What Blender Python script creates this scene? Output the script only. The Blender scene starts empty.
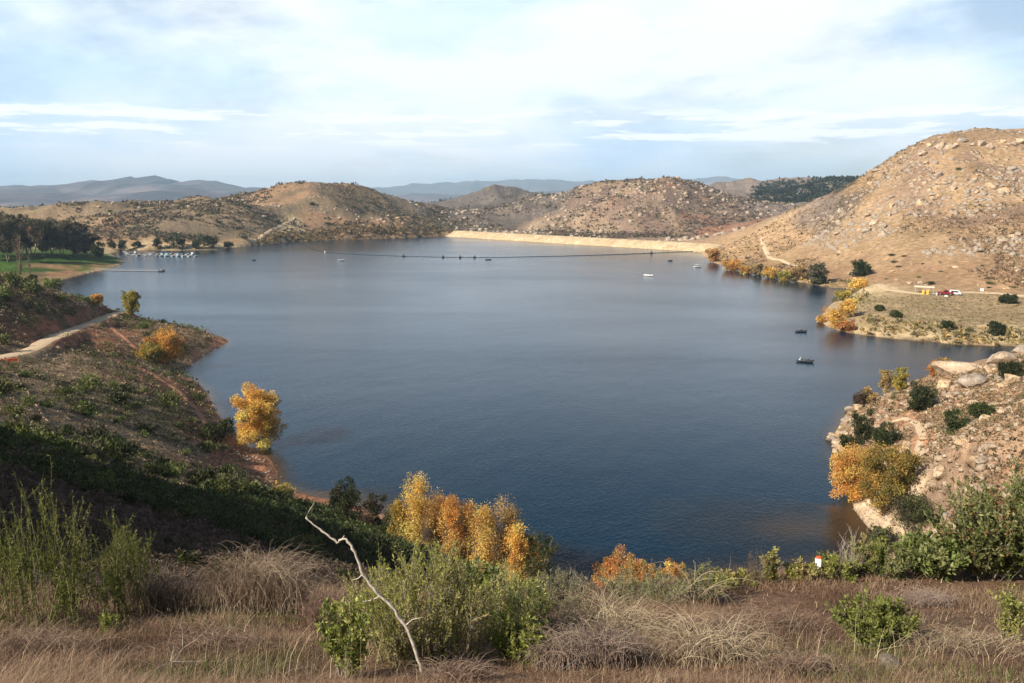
import bpy, math, random
import numpy as np
from mathutils import Vector, Matrix, Euler
random.seed(7); np.random.seed(7)
scene = bpy.context.scene
COL = scene.collection
R = math.radians

# ------------------------------------------------------------------ camera
HC = 48.0; FPX = 796.0; PITCH = math.atan((341.5 - 197.0) / FPX)
cam_d = bpy.data.cameras.new('camera'); cam = bpy.data.objects.new('camera', cam_d); COL.objects.link(cam)
cam.location = (0, 0, HC); cam.rotation_euler = (math.pi / 2 - PITCH, 0, 0)
cam_d.sensor_width = 36; cam_d.lens = 36 * FPX / 1024; cam_d.clip_start = 0.1; cam_d.clip_end = 60000
scene.camera = cam
# ------------------------------------------------------------------ sky, sun, exposure
SUN_EL = R(33); SUN_AZ = R(-122)          # azimuth from +Y, clockwise: low in the left, a little behind
world = bpy.data.worlds.new('World'); scene.world = world; world.use_nodes = True
wt = world.node_tree; wt.nodes.clear()
def N(t, kind, **k):
    n = t.nodes.new(kind)
    for a, b in k.items(): setattr(n, a, b)
    return n
def mathn(t, op, a, b=None, c=None, clamp=False):
    n = N(t, 'ShaderNodeMath', operation=op, use_clamp=clamp)
    for i, v in enumerate((a, b, c)):
        if v is None: continue
        if isinstance(v, (int, float)): n.inputs[i].default_value = v
        else: t.links.new(v, n.inputs[i])
    return n.outputs[0]
def ramp(t, fac, stops, interp='LINEAR'):
    n = N(t, 'ShaderNodeValToRGB'); n.color_ramp.interpolation = interp
    el = n.color_ramp.elements
    while len(el) < len(stops): el.new(0.5)
    for e, (p, c) in zip(el, stops):
        e.position = p; e.color = (c[0], c[1], c[2], 1) if hasattr(c, '__len__') else (c, c, c, 1)
    t.links.new(fac, n.inputs[0]); return n.outputs[0]
def mixc(t, fac, a, b, blend='MIX'):
    n = N(t, 'ShaderNodeMix', data_type='RGBA', blend_type=blend)
    for s, v in ((n.inputs[0], fac), (n.inputs[6], a), (n.inputs[7], b)):
        if isinstance(v, (int, float)): s.default_value = v
        elif isinstance(v, (tuple, list)): s.default_value = (v[0], v[1], v[2], 1)
        else: t.links.new(v, s)
    return n.outputs[2]
def noise(t, vec, scale, detail=4, rough=.55, dist=0.0):
    n = N(t, 'ShaderNodeTexNoise'); n.inputs['Scale'].default_value = scale
    n.inputs['Detail'].default_value = detail; n.inputs['Roughness'].default_value = rough
    n.inputs['Distortion'].default_value = dist
    if vec is not None: t.links.new(vec, n.inputs['Vector'])
    return n.outputs['Fac']
def mapping(t, vec, scale=(1, 1, 1), loc=(0, 0, 0), rot=(0, 0, 0)):
    n = N(t, 'ShaderNodeMapping'); n.inputs['Scale'].default_value = scale
    n.inputs['Location'].default_value = loc; n.inputs['Rotation'].default_value = rot
    t.links.new(vec, n.inputs[0]); return n.outputs[0]

sky = N(wt, 'ShaderNodeTexSky', sky_type='NISHITA'); sky.sun_disc = False
sky.sun_elevation = SUN_EL; sky.sun_rotation = SUN_AZ; sky.altitude = 300; sky.dust_density = 1.0
geo = N(wt, 'ShaderNodeTexCoord')
sep = N(wt, 'ShaderNodeSeparateXYZ'); wt.links.new(geo.outputs['Generated'], sep.inputs[0])
zc = mathn(wt, 'MAXIMUM', sep.outputs[2], 0.0)
dirv = geo.outputs['Generated']
n1 = noise(wt, mapping(wt, dirv, (1.9, 1.9, 6.5), (3.1, 1.7, .4), (0, R(9), 0)), 1.0, 8, .56, .35)
n2 = noise(wt, mapping(wt, dirv, (6, 6, 17), (1.2, 4.4, 2.0), (0, R(-12), 0)), 1.0, 8, .6, .3)
cl = mathn(wt, 'ADD', mathn(wt, 'MULTIPLY', n1, 0.6), mathn(wt, 'MULTIPLY', n2, 0.4))
# clear patches high in the right and left of the cloud sheet
for (qx, qy, qz), rad, amt in (((.52, .82, .235), .13, .20), ((-.42, .88, .20), .08, .05), ((.02, .975, .225), .05, .06)):
    vd = N(wt, 'ShaderNodeVectorMath', operation='DISTANCE'); wt.links.new(dirv, vd.inputs[0]); vd.inputs[1].default_value = (qx, qy, qz)
    cl = mathn(wt, 'SUBTRACT', cl, mathn(wt, 'MULTIPLY', ramp(wt, mathn(wt, 'DIVIDE', vd.outputs['Value'], rad), [(.25, 1.0), (1.0, 0.0)], 'EASE'), amt))
cover = ramp(wt, cl, [(0.38, .42), (0.47, .78), (0.54, 1.0)])
# cloud sheet lies over the north; overhead it opens to blue
gap = ramp(wt, zc, [(0.0, .92), (0.06, .92), (0.12, 1.0), (0.225, 1.0), (0.34, 0.03)])
cfac = mathn(wt, 'MULTIPLY', cover, gap)
# small cumulus row near the horizon
c3 = noise(wt, mapping(wt, geo.outputs['Generated'], (8, 8, 75), (2.3, 0, .6)), 1.0, 6, .62)
band = ramp(wt, zc, [(0.05, 0.0), (0.068, 1.0), (0.092, 1.0), (0.11, 0.0)])
puff = mathn(wt, 'MULTIPLY', ramp(wt, c3, [(0.50, 0.0), (0.57, .9)]), band)
cfac2 = mathn(wt, 'MAXIMUM', cfac, puff)
SKYS = 0.062
skyc = N(wt, 'ShaderNodeVectorMath', operation='SCALE'); wt.links.new(sky.outputs[0], skyc.inputs[0]); skyc.inputs[3].default_value = SKYS / 0.1
tone = mathn(wt, 'ADD', mathn(wt, 'MULTIPLY', noise(wt, mapping(wt, dirv, (3.2, 3.2, 10), (5, 9, 1), (0, R(14), 0)), 1.0, 8, .55, .3), .6), mathn(wt, 'MULTIPLY', n1, .4))
ccol = ramp(wt, tone, [(0.41, (4.3, 5.8, 7.8)), (0.49, (5.3, 6.45, 7.8)), (0.57, (6.6, 7.1, 7.8))])
fin = mixc(wt, puff, mixc(wt, cfac, skyc.outputs[0], ccol), (7.4, 7.7, 8.2))
bg = N(wt, 'ShaderNodeBackground'); bg.inputs[1].default_value = 0.1; wt.links.new(fin, bg.inputs[0])
wo = N(wt, 'ShaderNodeOutputWorld'); wt.links.new(bg.outputs[0], wo.inputs[0])

sd = bpy.data.lights.new('sun', 'SUN'); sd.energy = 4.6; sd.angle = R(0.5); sd.color = (1.0, 0.90, 0.76)
sun = bpy.data.objects.new('sun', sd); COL.objects.link(sun)
SV = Vector((math.sin(SUN_AZ) * math.cos(SUN_EL), math.cos(SUN_AZ) * math.cos(SUN_EL), math.sin(SUN_EL)))
sun.rotation_euler = SV.to_track_quat('Z', 'Y').to_euler(); sun.location = (0, 0, 300)
vs = scene.view_settings; vs.view_transform = 'Standard'; vs.look = 'None'; vs.gamma = 1.0; vs.exposure = 0.70; vs.use_curve_mapping = False
cy_ = scene.cycles; cy_.volume_bounces = 0; cy_.max_bounces = 6; cy_.diffuse_bounces = 2; cy_.glossy_bounces = 2
cy_.transmission_bounces = 4; cy_.transparent_max_bounces = 12; cy_.use_denoising = True; cy_.caustics_reflective = False; cy_.caustics_refractive = False

# ------------------------------------------------------------------ pixel <-> world (places are fixed in the world, at real distances)
cp, sp_ = math.cos(PITCH), math.sin(PITCH)
def ray(px, py):
    dx = (px - 512) / FPX; dy = -(py - 341.5) / FPX
    return np.array([dx, cp + dy * sp_, -sp_ + dy * cp])
def Pz(px, py, z=0.0):
    d = ray(px, py); t = (z - HC) / d[2]; return np.array([d[0] * t, d[1] * t, z])
def PY(px, py, Y):
    d = ray(px, py); t = Y / d[1]; return np.array([d[0] * t, Y, HC + d[2] * t])
def project(p):
    x, y, z = p[0], p[1], p[2] - HC
    f = y * cp - z * sp_; u = y * sp_ + z * cp
    return 512 + FPX * x / f, 341.5 - FPX * u / f

# ------------------------------------------------------------------ numpy noise
def _h(ix, iy, s):
    v = (ix * 374761393 + iy * 668265263 + s * 974634777) & 0xffffffff
    v = ((v ^ (v >> 13)) * 1274126177) & 0xffffffff
    return ((v ^ (v >> 16)) & 0xffff) / 65535.0
def vnoise(x, y, s=0):
    ix = np.floor(x).astype(np.int64); iy = np.floor(y).astype(np.int64)
    fx = x - ix; fy = y - iy; fx = fx * fx * fx * (fx * (fx * 6 - 15) + 10); fy = fy * fy * fy * (fy * (fy * 6 - 15) + 10)
    a = _h(ix, iy, s); b = _h(ix + 1, iy, s); c = _h(ix, iy + 1, s); d = _h(ix + 1, iy + 1, s)
    return (a * (1 - fx) + b * fx) * (1 - fy) + (c * (1 - fx) + d * fx) * fy
def fbm(x, y, wl, octs=5, s=0, g=.5):
    t = 0; a = 1.0; tot = 0
    for i in range(octs):
        t = t + a * (vnoise(x / wl * (2 ** i) + 17.3 * i, y / wl * (2 ** i) - 9.1 * i, s + i) * 2 - 1); tot += a; a *= g
    return t / tot

# ------------------------------------------------------------------ shoreline (pixels on the water plane, closed by unseen stretches)
SH = [(590,583),(530,572),(470,556),(420,535),(385,517),(350,506),(318,499),(292,490),(275,481),(272,470),(262,455),(243,447),(238,437),(226,424),(212,401),(198,386),
 (184,374),(186,368),(205,354),(220,347),(228,341),(214,335),(192,329),(160,323),(130,319),(100,312),(72,303),(50,294),(46,286),(66,279),(90,273),(112,269),(122,265),(124,261),
 (116,257),(112,254),(125,250.5),(160,250.5),(200,250),(228,249),(240,246.5),(262,244),(300,241.5),(340,239.5),(385,238.5),(430,236.5),(452,235.8),
 (500,238.2),(560,241.5),(620,245.5),(694,250.5),(704,256),(712,262),(726,267),(745,272),(770,277),(800,282),(826,286),(846,289),(850,293),(838,300),(828,308),
 (822,318),(830,327),(850,333),(880,337),(920,341),(960,344),(1024,346),(1100,347),(1200,347),(1200,352),(1080,355),(1020,358),(975,364),(940,374),(905,386),(872,398),(856,404),(845,413),(838,424),
 (832,437),(838,447),(836,458),(842,475),(850,492),(852,503),(850,506),(856,516),(864,527),(884,538),(914,549),(905,558),(870,566),(830,572),(790,580),(740,587),(690,592),(640,590)]
shp = np.array([Pz(a, b)[:2] for a, b in SH])
def refine(poly, amp=0.010, sub=5):
    out = []
    n = len(poly)
    for i in range(n):
        p0, p1, p2, p3 = poly[i - 1], poly[i], poly[(i + 1) % n], poly[(i + 2) % n]
        for k in range(sub):
            t = k / sub
            q = 0.5 * ((2 * p1) + (-p0 + p2) * t * .8 + (2 * p0 - 5 * p1 + 4 * p2 - p3) * .8 * t * t + (-p0 + 3 * p1 - 3 * p2 + p3) * .8 * t ** 3 + .2 * 2 * ((p2 - p1) * t))
            d = np.hypot(*q); j = d * amp
            out.append(q + np.array([fbm(np.array([q[0]]), np.array([q[1]]), d * .05, 3, 5)[0], fbm(np.array([q[0]]), np.array([q[1]]), d * .05, 3, 9)[0]]) * j)
    return np.array(out)
shore = refine(shp)
def signed_dist(X, Y):            # >0 on land, <0 in the lake
    n = len(shore); best = np.full(X.shape, 1e9); ins = np.zeros(X.shape, bool)
    for i in range(n):
        x1, y1 = shore[i]; x2, y2 = shore[(i + 1) % n]
        ex, ey = x2 - x1, y2 - y1; L = ex * ex + ey * ey + 1e-9
        t = np.clip(((X - x1) * ex + (Y - y1) * ey) / L, 0, 1)
        dd = (X - x1 - t * ex) ** 2 + (Y - y1 - t * ey) ** 2
        np.minimum(best, dd, out=best)
        c = ((y1 > Y) != (y2 > Y)) & (X < (x2 - x1) * (Y - y1) / (y2 - y1 + 1e-12) + x1)
        ins ^= c
    best = np.sqrt(best); return np.where(ins, -best, best)

# ------------------------------------------------------------------ terrain control points
CT = []
def z_(*a):
    for px, py, z in a: CT.append(Pz(px, py, z))
def Y_(*a):
    for px, py, Y in a: CT.append(PY(px, py, Y))
def w_(*a):
    for p in a: CT.append(np.array(p, float))
for i, p in enumerate(shp):
    CT.append(np.array([p[0], p[1], 0.3]))
# foreground knoll under the camera
w_((0,1.3,46.0),(-1.3,0,46.5),(1.3,0,46.2),(0,-1.3,46.5),(1,-3,46.7),(-4,0,47.0),(4,0,46.1),(0,3.4,45.2),(-3,3,45.6),(3,3,44.9),(0,-15,48),(15,-10,46),(-15,-10,50))
z_((-150,683,44.1),(0,683,43.8),(250,683,43.7),(512,683,43.6),(780,683,43.6),(1024,683,43.4),(1200,683,43.2))
z_((0,640,42.7),(250,640,42.6),(512,640,42.5),(780,640,42.4),(1024,640,42.2),(-150,640,43.0))
z_((0,610,42.0),(150,608,41.7),(300,606,41.5),(512,608,41.5),(780,606,41.3),(1024,602,41.0),(1150,600,40.8))
z_((420,592,40.6),(600,590,40.4),(700,583,39.9),(780,577,39.7),(860,573,39.4),(940,571,39.3),(1024,568,39.3),(1150,560,39.3))
# behind the lip: drops to the shore
for px, z20, z40, z70 in ((480,35.5,24,9.5),(560,35.3,22.5,8),(650,35.3,22,7.5),(750,35.2,21.5,7),(850,35,21,6.5),(950,35,22,8)):
    for r_, z in ((20,z20),(40,z40),(68,z70)):
        x = (px - 512) / FPX * r_; w_((x, r_, z))
w_((48,40,22),(50,60,13),(70,50,24),(62,75,12),(90,80,22),(80,110,18),(110,120,25),(62,92,6))
# left: shaded slope below the knoll
z_((0,585,40.2),(120,585,39.4),(230,580,38.2),(300,585,38.5),(0,555,38.2),(100,550,36.0),(200,550,33.0),(300,560,33.0),(370,570,32.5),
   (0,520,37.5),(100,520,33.0),(200,515,27.5),(300,525,21.0),(380,545,16.0),(440,565,14),
   (0,485,35.0),(60,480,31.5),(120,485,27.5),(200,490,18.0),(260,505,12.0),(330,520,7.0),
   (0,462,32.0),(80,462,24.0),(150,465,17.0),(220,478,9.0),(250,490,5.0),
   (0,440,24.5),(60,440,19.5),(120,445,14.5),(180,450,8.5),(225,458,3.0),
   (0,410,21.5),(60,410,17.0),(120,412,12.5),(170,415,8.0),(205,420,3.0),
   (0,385,19.0),(60,380,14.5),(120,383,9.5),(170,392,4.5),
   (0,362,16.0),(30,347,14.2),(60,335,11.8),(90,325,9.4),(110,316,7.4),(75,352,12),(110,345,8.5),(140,350,6),(165,362,2.5),
   (150,330,6.5),(185,337,4.2),(210,342,1.8),(130,322,7.5),(170,345,5.0),
   (0,338,15.8),(25,330,15.8),(50,322,14.8),(80,314,12.2),(98,309,9.4),
   (0,312,20.5),(40,305,17.5),(70,303,14.5),(0,279,24.5),(22,284,22.5),(45,291,19),(70,297,15.2),(92,302,11.2),(-100,266,27),(-100,300,25),(-150,350,24),(-150,400,27))
w_((-55,20,58),(-60,0,64),(-90,20,74),(-60,45,50),(-95,60,48),(-140,70,42),(-150,20,70),(-40,4,56),(-26,0,50),(-30,14,48.5),(-28,25,44),(-130,110,29),(-190,150,29),(-260,230,28),(-300,320,24),(-220,60,60),(-300,0,70),(0,-60,58),(60,-60,54),(-60,-60,66))  # ground out of view; left shoulder raised to throw shade on the hollow
# lawn and grove
z_((0,272,3.2),(40,268,3.4),(80,263,3.2),(20,262,5),(60,258,4.6),(95,255,3.4),(0,255,7),(0,248,9),(60,250,6),(-100,260,7),(-100,245,14))
Y_((40,240,760),(80,236,780),(-40,238,760))
# middle-left hill
Y_((72,213,900),(95,201.5,930),(110,202,960),(150,207.5,1000),(200,207.5,1040),(240,199.5,1080),(265,193,1100),(285,186,1120),(320,177,1150),(345,179,1160),(380,189,1180),(410,203,1190),(440,211,1200),(465,213,1210),
   (100,222,840),(150,224,830),(200,224,840),(110,237,760),(150,240,745),(205,241,745),(250,232,800),(300,226,860),(250,214,900),(310,205,980),(360,212,1000),(310,192,1070),(360,228,930),(410,226,980),(440,226,1040),(450,230,1010))
Y_((150,212,1350),(320,196,1400),(420,210,1450))
# behind the dam
Y_((480,236,1120),(560,240,1080),(640,244,1000),(700,240,860),(500,226,1180),(560,226,1150),(620,236,1050))
# central hill
Y_((480,216,1400),(510,206,1400),(545,196,1360),(580,186,1320),(605,178.5,1290),(627,175.5,1270),(650,178,1280),(672,178.5,1290),(692,180.5,1290),(715,190,1300),(740,201,1320),(780,206,1300),
   (560,212,1220),(600,205,1150),(650,205,1130),(700,210,1140),(640,225,1060),(690,226,1020),(730,222,1060),(600,228,1080),(760,216,1150),(720,235,900),(790,215,1000))
Y_((627,192,1500),(560,202,1560),(700,196,1500))
# conical hill far behind
Y_((437,207,1950),(465,197,1930),(488,188.3,1900),(500,187,1900),(515,190,1900),(540,195.5,1950),(560,200,2000),(480,205,1750),(520,205,1750),(500,197,2250),(400,210,1900))
# right far ridges
Y_((715,186,2300),(740,181,2250),(790,178.5,2200),(850,178,2200),(905,178,2300),(760,196,1900),(800,196,1850),(860,180,1700),(835,180,1700),(810,186,1680),(786,192,1650),(760,198,1640),(820,205,1400),(870,200,1400),(760,206,1500))
# right hill
Y_((735,242,700),(765,226,680),(800,211,665),(830,196,655),(855,184.5,645),(880,169,640),(905,153,635),(925,144,630),(941,137,625),(960,136,625),(975,134,630),(1000,131,640),(1024,127,650),(1080,121,660),(1200,117,680),
   (740,262,590),(770,266,540),(800,270,500),(830,276,462),(860,276,452),(800,245,590),(830,235,570),(870,215,560),(900,195,560),(940,170,565),(980,165,570),(1024,165,560),(1100,160,560),
   (850,262,490),(900,262,445),(900,240,490),(950,250,440),(950,215,510),(1024,245,425),(1024,205,490),(1100,240,420),(1100,200,480),(960,275,395),(1024,270,385),(1100,268,380))
Y_((940,150,760),(860,190,800),(1024,150,800))
# shelf and peninsula
z_((870,300,4.0),(900,291,6),(940,291,6.2),(975,292,6.3),(1024,293,6.6),(1100,293,7),(860,312,4.2),(900,312,4.5),(950,312,4.6),(1024,315,4.4),(880,327,2.6),(940,332,2.6),(1024,335,2.6),(845,305,2.6),(870,285,5.5),(1100,330,3))
# near right point
z_((1024,352,12),(1000,356,11),(975,361,10),(955,367,9),(930,380,7.2),(905,392,5.5),(880,402,3.8),(860,411,2.6),(1100,345,16),
   (1024,380,14.5),(985,390,12.5),(950,400,9.5),(915,410,6.8),(880,420,4.2),(855,430,2.0),(1024,410,17),(985,420,14),(940,430,10),(900,440,6),(870,448,3.2),
   (1024,445,20),(985,455,16),(945,465,11.5),(910,475,7.5),(880,485,4),(1024,485,21),(985,495,16),(945,505,9),(905,510,4),(875,515,1.6),(900,530,1.2),(930,535,3.5),(970,530,10),(1100,400,24),(1100,470,26))
# inside the lake
for px, py, z in ((560,500,-9),(560,420,-14),(400,420,-12),(700,420,-12),(400,330,-14),(600,320,-15),(750,320,-10),(250,300,-10),(500,270,-14),(350,265,-8),(620,270,-12),(180,275,-4),(700,520,-8),(800,400,-7),(900,360,-3),(300,380,-8),(770,300,-8),(120,285,-2.5)):
    z_((px, py, z))
# far rim
for a in range(-180, 180, 20):
    for rr, z in ((2700, 5), (4500, 0)):
        w_((rr * math.sin(R(a)), rr * math.cos(R(a)), z))
for a in (-160,-130,-100,-75,-60,60,75,100,130,160,180):
    for rr, z in ((40, 50 if a < 0 else 46), (150, 60 if a < 0 else 52), (500, 55), (1300, 40)):
        if a == 60 and rr < 400: z -= 12
        w_((rr * math.sin(R(a)), rr * math.cos(R(a)), z))
CT = np.array(CT)
def lp(x, y):
    r = np.hypot(x, y); return np.arctan2(x, y), np.log(np.maximum(r, 1.2))
ct_t, ct_r = lp(CT[:, 0], CT[:, 1])
def kern(dt, dr):
    dt = 2 * np.sin(dt / 2)                    # chord round the circle
    return np.sqrt(dt * dt + dr * dr + 0.0009)
A = -kern(ct_t[:, None] - ct_t[None], ct_r[:, None] - ct_r[None]); n = len(CT)
A += np.eye(n) * 0.003
M_ = np.zeros((n + 1, n + 1)); M_[:n, :n] = A; M_[:n, n] = 1; M_[n, :n] = 1
sol = np.linalg.solve(M_, np.append(CT[:, 2], 0))
def tps(t, r):
    out = np.full(t.shape, sol[n])
    for i in range(n):
        out -= sol[i] * kern(t - ct_t[i], r - ct_r[i])
    return out
def seg(a, b, s): return list(np.arange(a, b, s))
TH = np.array(seg(-180, -66, 3) + seg(-66, -40, .5) + seg(-40, 40, .088) + seg(40, 66, .5) + seg(66, 180, 3)) * math.pi / 180
RR = np.exp(np.arange(math.log(0.8), math.log(2700), 0.0118)); RR = np.append(RR, [3000, 3500, 4200, 5200, 7000, 9500, 13000, 18000])
LR = np.log(RR)
T2, R2 = np.meshgrid(TH, RR)           # rows = rings
X2 = R2 * np.sin(T2); Y2 = R2 * np.cos(T2)
Z2 = tps(T2, np.log(np.clip(R2, 1.2, 4500)))
SD = signed_dist(X2, Y2)
dk = SD / np.maximum(R2, 1)
am = np.clip((SD - 3) / (0.06 * R2 + 5), 0, 1)
amp = am * np.clip(0.0052 * R2, 0.02, 6.0)
wl = 90.0
hill = np.clip((R2 - 300) / 400, 0, 1)
rid = .45 - np.abs(fbm(X2, Y2, 150, 5, 3)) * 2.2
rough = fbm(X2, Y2, 40, 5, 1, .55) * .6 * amp * (0.5 + .5 * np.clip((R2 - 60) / 200, 0, 1)) + hill * am * rid * (7.0 + 5.0 * np.clip((R2 - 700) / 400, 0, 1)) * np.clip((Z2 - 8) / 30, 0, 1) \
    + hill * am * fbm(X2, Y2, 32, 4, 25) * 2.6 + fbm(X2, Y2, 7, 4, 21) * np.clip(amp, 0, 1.0) * .45 + fbm(X2, Y2, 1.3, 3, 31) * .07 * np.clip(R2 / 8, .3, 1) * am
rough = np.where(R2 > 2600, 0, rough)
Z2 = Z2 + rough
bank = 0.25 + 0.35 * np.clip(fbm(X2, Y2, 30, 3, 77) + .5, 0, 1)
lowz = np.clip(SD * bank, 0, 0.8)
flat = np.clip(SD / 6, 0, 1)
zl = np.maximum(Z2, lowz); zl = lowz * (1 - flat) + zl * flat
zw = np.maximum(np.minimum(Z2, -0.02), -0.5) * 0 + SD * 0.16
zw = np.maximum(zw, -9)
Z2 = np.where(SD > 0, zl, zw)
Z2 = np.where(R2 > 2600, np.clip(Z2, -20, 400), Z2)
# benches cut for the dirt road on the left slope
ROAD = np.array([Pz(*q) for q in [(-60,366,17.5),(0,357,15.8),(14,354.5,15.3),(27,351,14.8),(37,347,14.3),(42,342.5,13.9),(52,338,13.2),(64,333,12.2),(80,327,10.9),(95,321.5,9.4),(106,317,8.2),(116,313,7.0),(124,312.5,6.6)]])
def bench(path, w0, w1):
    global Z2
    k = np.linspace(0, len(path) - 1, (len(path) - 1) * 12 + 1); fine = np.stack([np.interp(k, range(len(path)), path[:, c]) for c in range(3)], -1)
    sel = (X2 > path[:, 0].min() - w1) & (X2 < path[:, 0].max() + w1) & (Y2 > path[:, 1].min() - w1) & (Y2 < path[:, 1].max() + w1)
    xs, ys = X2[sel], Y2[sel]; d = np.hypot(xs[:, None] - fine[None, :, 0], ys[:, None] - fine[None, :, 1]); j = d.argmin(1); dm = d.min(1)
    w = np.clip((w1 - dm) / (w1 - w0), 0, 1); w = w * w * (3 - 2 * w); Z2[sel] = Z2[sel] * (1 - w) + fine[j, 2] * w
bench(ROAD, 2.4, 5.0)

def ground(x, y):
    x = np.asarray(x, float); y = np.asarray(y, float)
    t = np.arctan2(x, y); r = np.log(np.maximum(np.hypot(x, y), RR[0]))
    i = np.clip(np.searchsorted(TH, t) - 1, 0, len(TH) - 2); j = np.clip(np.searchsorted(LR, r) - 1, 0, len(LR) - 2)
    a = np.clip((t - TH[i]) / (TH[i + 1] - TH[i]), 0, 1); b = np.clip((np.exp(r) - RR[j]) / (RR[j + 1] - RR[j]), 0, 1)
    return (Z2[j, i] * (1 - a) + Z2[j, i + 1] * a) * (1 - b) + (Z2[j + 1, i] * (1 - a) + Z2[j + 1, i + 1] * a) * b
def hit(px, py, rmin=4.0, rmax=2600):
    """where the ray of a photo pixel first meets the ground (its world place)"""
    d = ray(px, py); rr = np.exp(np.linspace(math.log(rmin), math.log(rmax), 1500)) / math.hypot(d[0], d[1])
    p = d[None] * rr[:, None]; h = ground(p[:, 0], p[:, 1]); below = (HC + p[:, 2]) < h
    k = int(np.argmax(below)) if below.any() else len(rr) - 1
    if k > 0:
        a, b = rr[k - 1], rr[k]
        for _ in range(12):
            m = .5 * (a + b); q = d * m
            if HC + q[2] < ground(q[0], q[1]): b = m
            else: a = m
        q = d * b
    else: q = p[0]
    return np.array([q[0], q[1], float(ground(q[0], q[1]))])

# ------------------------------------------------------------------ object helpers
def tag(o, label=None, cat=None, group=None, kind=None):
    if label: o['label'] = label
    if cat: o['category'] = cat
    if group: o['group'] = group
    if kind: o['kind'] = kind
    return o
def npmesh(name, V, F, mats, cols=None, smooth=False, mi=None, attr='Col'):
    V = np.ascontiguousarray(V, np.float32); me = bpy.data.meshes.new(name)
    if isinstance(F, np.ndarray): F = [F]
    F = [np.asarray(f, np.int32) for f in F if len(f)]
    nl = sum(f.size for f in F); nf = sum(len(f) for f in F)
    me.vertices.add(len(V)); me.vertices.foreach_set('co', V.ravel())
    me.loops.add(nl); me.loops.foreach_set('vertex_index', np.concatenate([f.ravel() for f in F]))
    me.polygons.add(nf)
    tot = np.concatenate([np.full(len(f), f.shape[1], np.int32) for f in F])
    st = np.concatenate([[0], np.cumsum(tot)[:-1]]).astype(np.int32)
    me.polygons.foreach_set('loop_start', st); me.polygons.foreach_set('loop_total', tot)
    if smooth: me.polygons.foreach_set('use_smooth', np.ones(nf, bool))
    for m in (mats if isinstance(mats, (list, tuple)) else [mats]): me.materials.append(m)
    if mi is not None: me.polygons.foreach_set('material_index', np.asarray(mi, np.int32))
    if cols is not None:
        ca = me.color_attributes.new(attr, 'FLOAT_COLOR', 'POINT')
        c = np.ones((len(V), 4), np.float32); c[:, :cols.shape[1]] = cols; ca.data.foreach_set('color', c.ravel())
    me.update(calc_edges=True); return me
def link(name, me, parent=None, loc=None, rz=0, scale=None):
    o = bpy.data.objects.new(name, me); COL.objects.link(o)
    if parent: o.parent = parent
    if loc is not None: o.location = [float(v) for v in loc]
    o.rotation_euler = (0, 0, rz)
    if scale is not None: o.scale = (scale,) * 3 if isinstance(scale, (int, float)) else scale
    return o
def material(name, rough=.9, spec=.2):
    m = bpy.data.materials.new(name); m.use_nodes = True; t = m.node_tree
    b = t.nodes['Principled BSDF']; b.inputs['Roughness'].default_value = rough; b.inputs['Specular IOR Level'].default_value = spec
    return m, t, b
def flatmat(name, c, rough=.7, spec=.3, metal=0, var=.12, sc=8):
    m, t, b = material(name, rough, spec); b.inputs['Metallic'].default_value = metal
    tc = N(t, 'ShaderNodeTexCoord'); f = noise(t, tc.outputs['Object'], sc, 4)
    col = ramp(t, f, [(.3, tuple(v * (1 - var) for v in c)), (.7, tuple(min(1, v * (1 + var)) for v in c))])
    t.links.new(col, b.inputs['Base Color']); return m
# ------------------------------------------------------------------ terrain colour (soil and thatch by place, painted darker where slopes lie in shade)
CC = []
def c_(col, *pts):
    for q in pts:
        p = Pz(*q[:3]) if q[2] < 45 and q[1] > 235 else hit(q[0], q[1])
        CC.append((p[0], p[1], col))
def ch(col, *pts):
    for q in pts:
        p = hit(*q); CC.append((p[0], p[1], col))
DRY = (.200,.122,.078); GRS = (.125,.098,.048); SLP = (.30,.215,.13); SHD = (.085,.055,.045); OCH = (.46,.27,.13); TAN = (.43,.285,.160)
MID = (.20,.148,.092); MIDR = (.30,.185,.105); ROSE = (.215,.145,.110); DGRY = (.14,.115,.10); LAWN = (.06,.125,.022); PALE = (.50,.38,.22); REDS = (.34,.15,.085)
ch(DRY,(100,660),(300,670),(512,670),(700,640),(860,610),(1000,610),(1000,670),(0,670),(250,620),(780,600))
ch(SHD,(100,520),(0,560),(200,540),(50,490),(150,500),(250,540),(300,560),(0,470))  # dark tone paints the hollow's shade into the soil colour
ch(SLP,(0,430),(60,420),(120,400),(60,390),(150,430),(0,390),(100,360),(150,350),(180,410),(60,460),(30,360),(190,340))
ch(REDS,(225,470),(205,445),(240,465),(190,400),(175,385),(150,375),(215,345),(200,352),(170,340),(262,478))
ch((.11,.075,.045),(20,300),(50,308),(0,320),(10,290))  # hill and bank above the road, their shade put into the colour
ch(REDS,(40,325),(70,318))
ch(LAWN,(20,262),(60,259),(95,256),(0,258),(50,262),(80,261),(0,268),(25,268),(50,266),(70,263),(90,260),(10,264),(-30,265))
ch((.20,.15,.07),(5,275),(30,273)); ch((.42,.24,.13),(55,273),(80,270),(100,266))
ch(MID,(150,225),(200,225),(250,215),(320,200),(110,215),(300,215),(380,205),(410,215),(350,215),(150,212),(260,230))
ch(MIDR,(100,235),(115,238),(150,240),(190,238),(110,228),(250,238),(330,232),(370,231),(400,230),(420,230),(280,190),(300,186))
ch(PALE,(150,248),(200,248),(230,247),(300,240),(110,250))
ch(DGRY,(440,222),(480,220),(520,222),(470,215),(500,200),(520,195),(470,200),(500,190),(540,205)); ch((.2,.15,.1),(470,228),(500,228),(560,232),(440,228))
ch(ROSE,(600,200),(650,200),(700,200),(640,220),(700,225),(740,215),(680,190),(560,210)); ch((.34,.24,.16),(620,185),(630,178),(660,190),(600,215),(560,220),(650,212),(680,235),(690,215)) 
ch((.36,.17,.10),(705,218),(715,225),(650,185))
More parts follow.
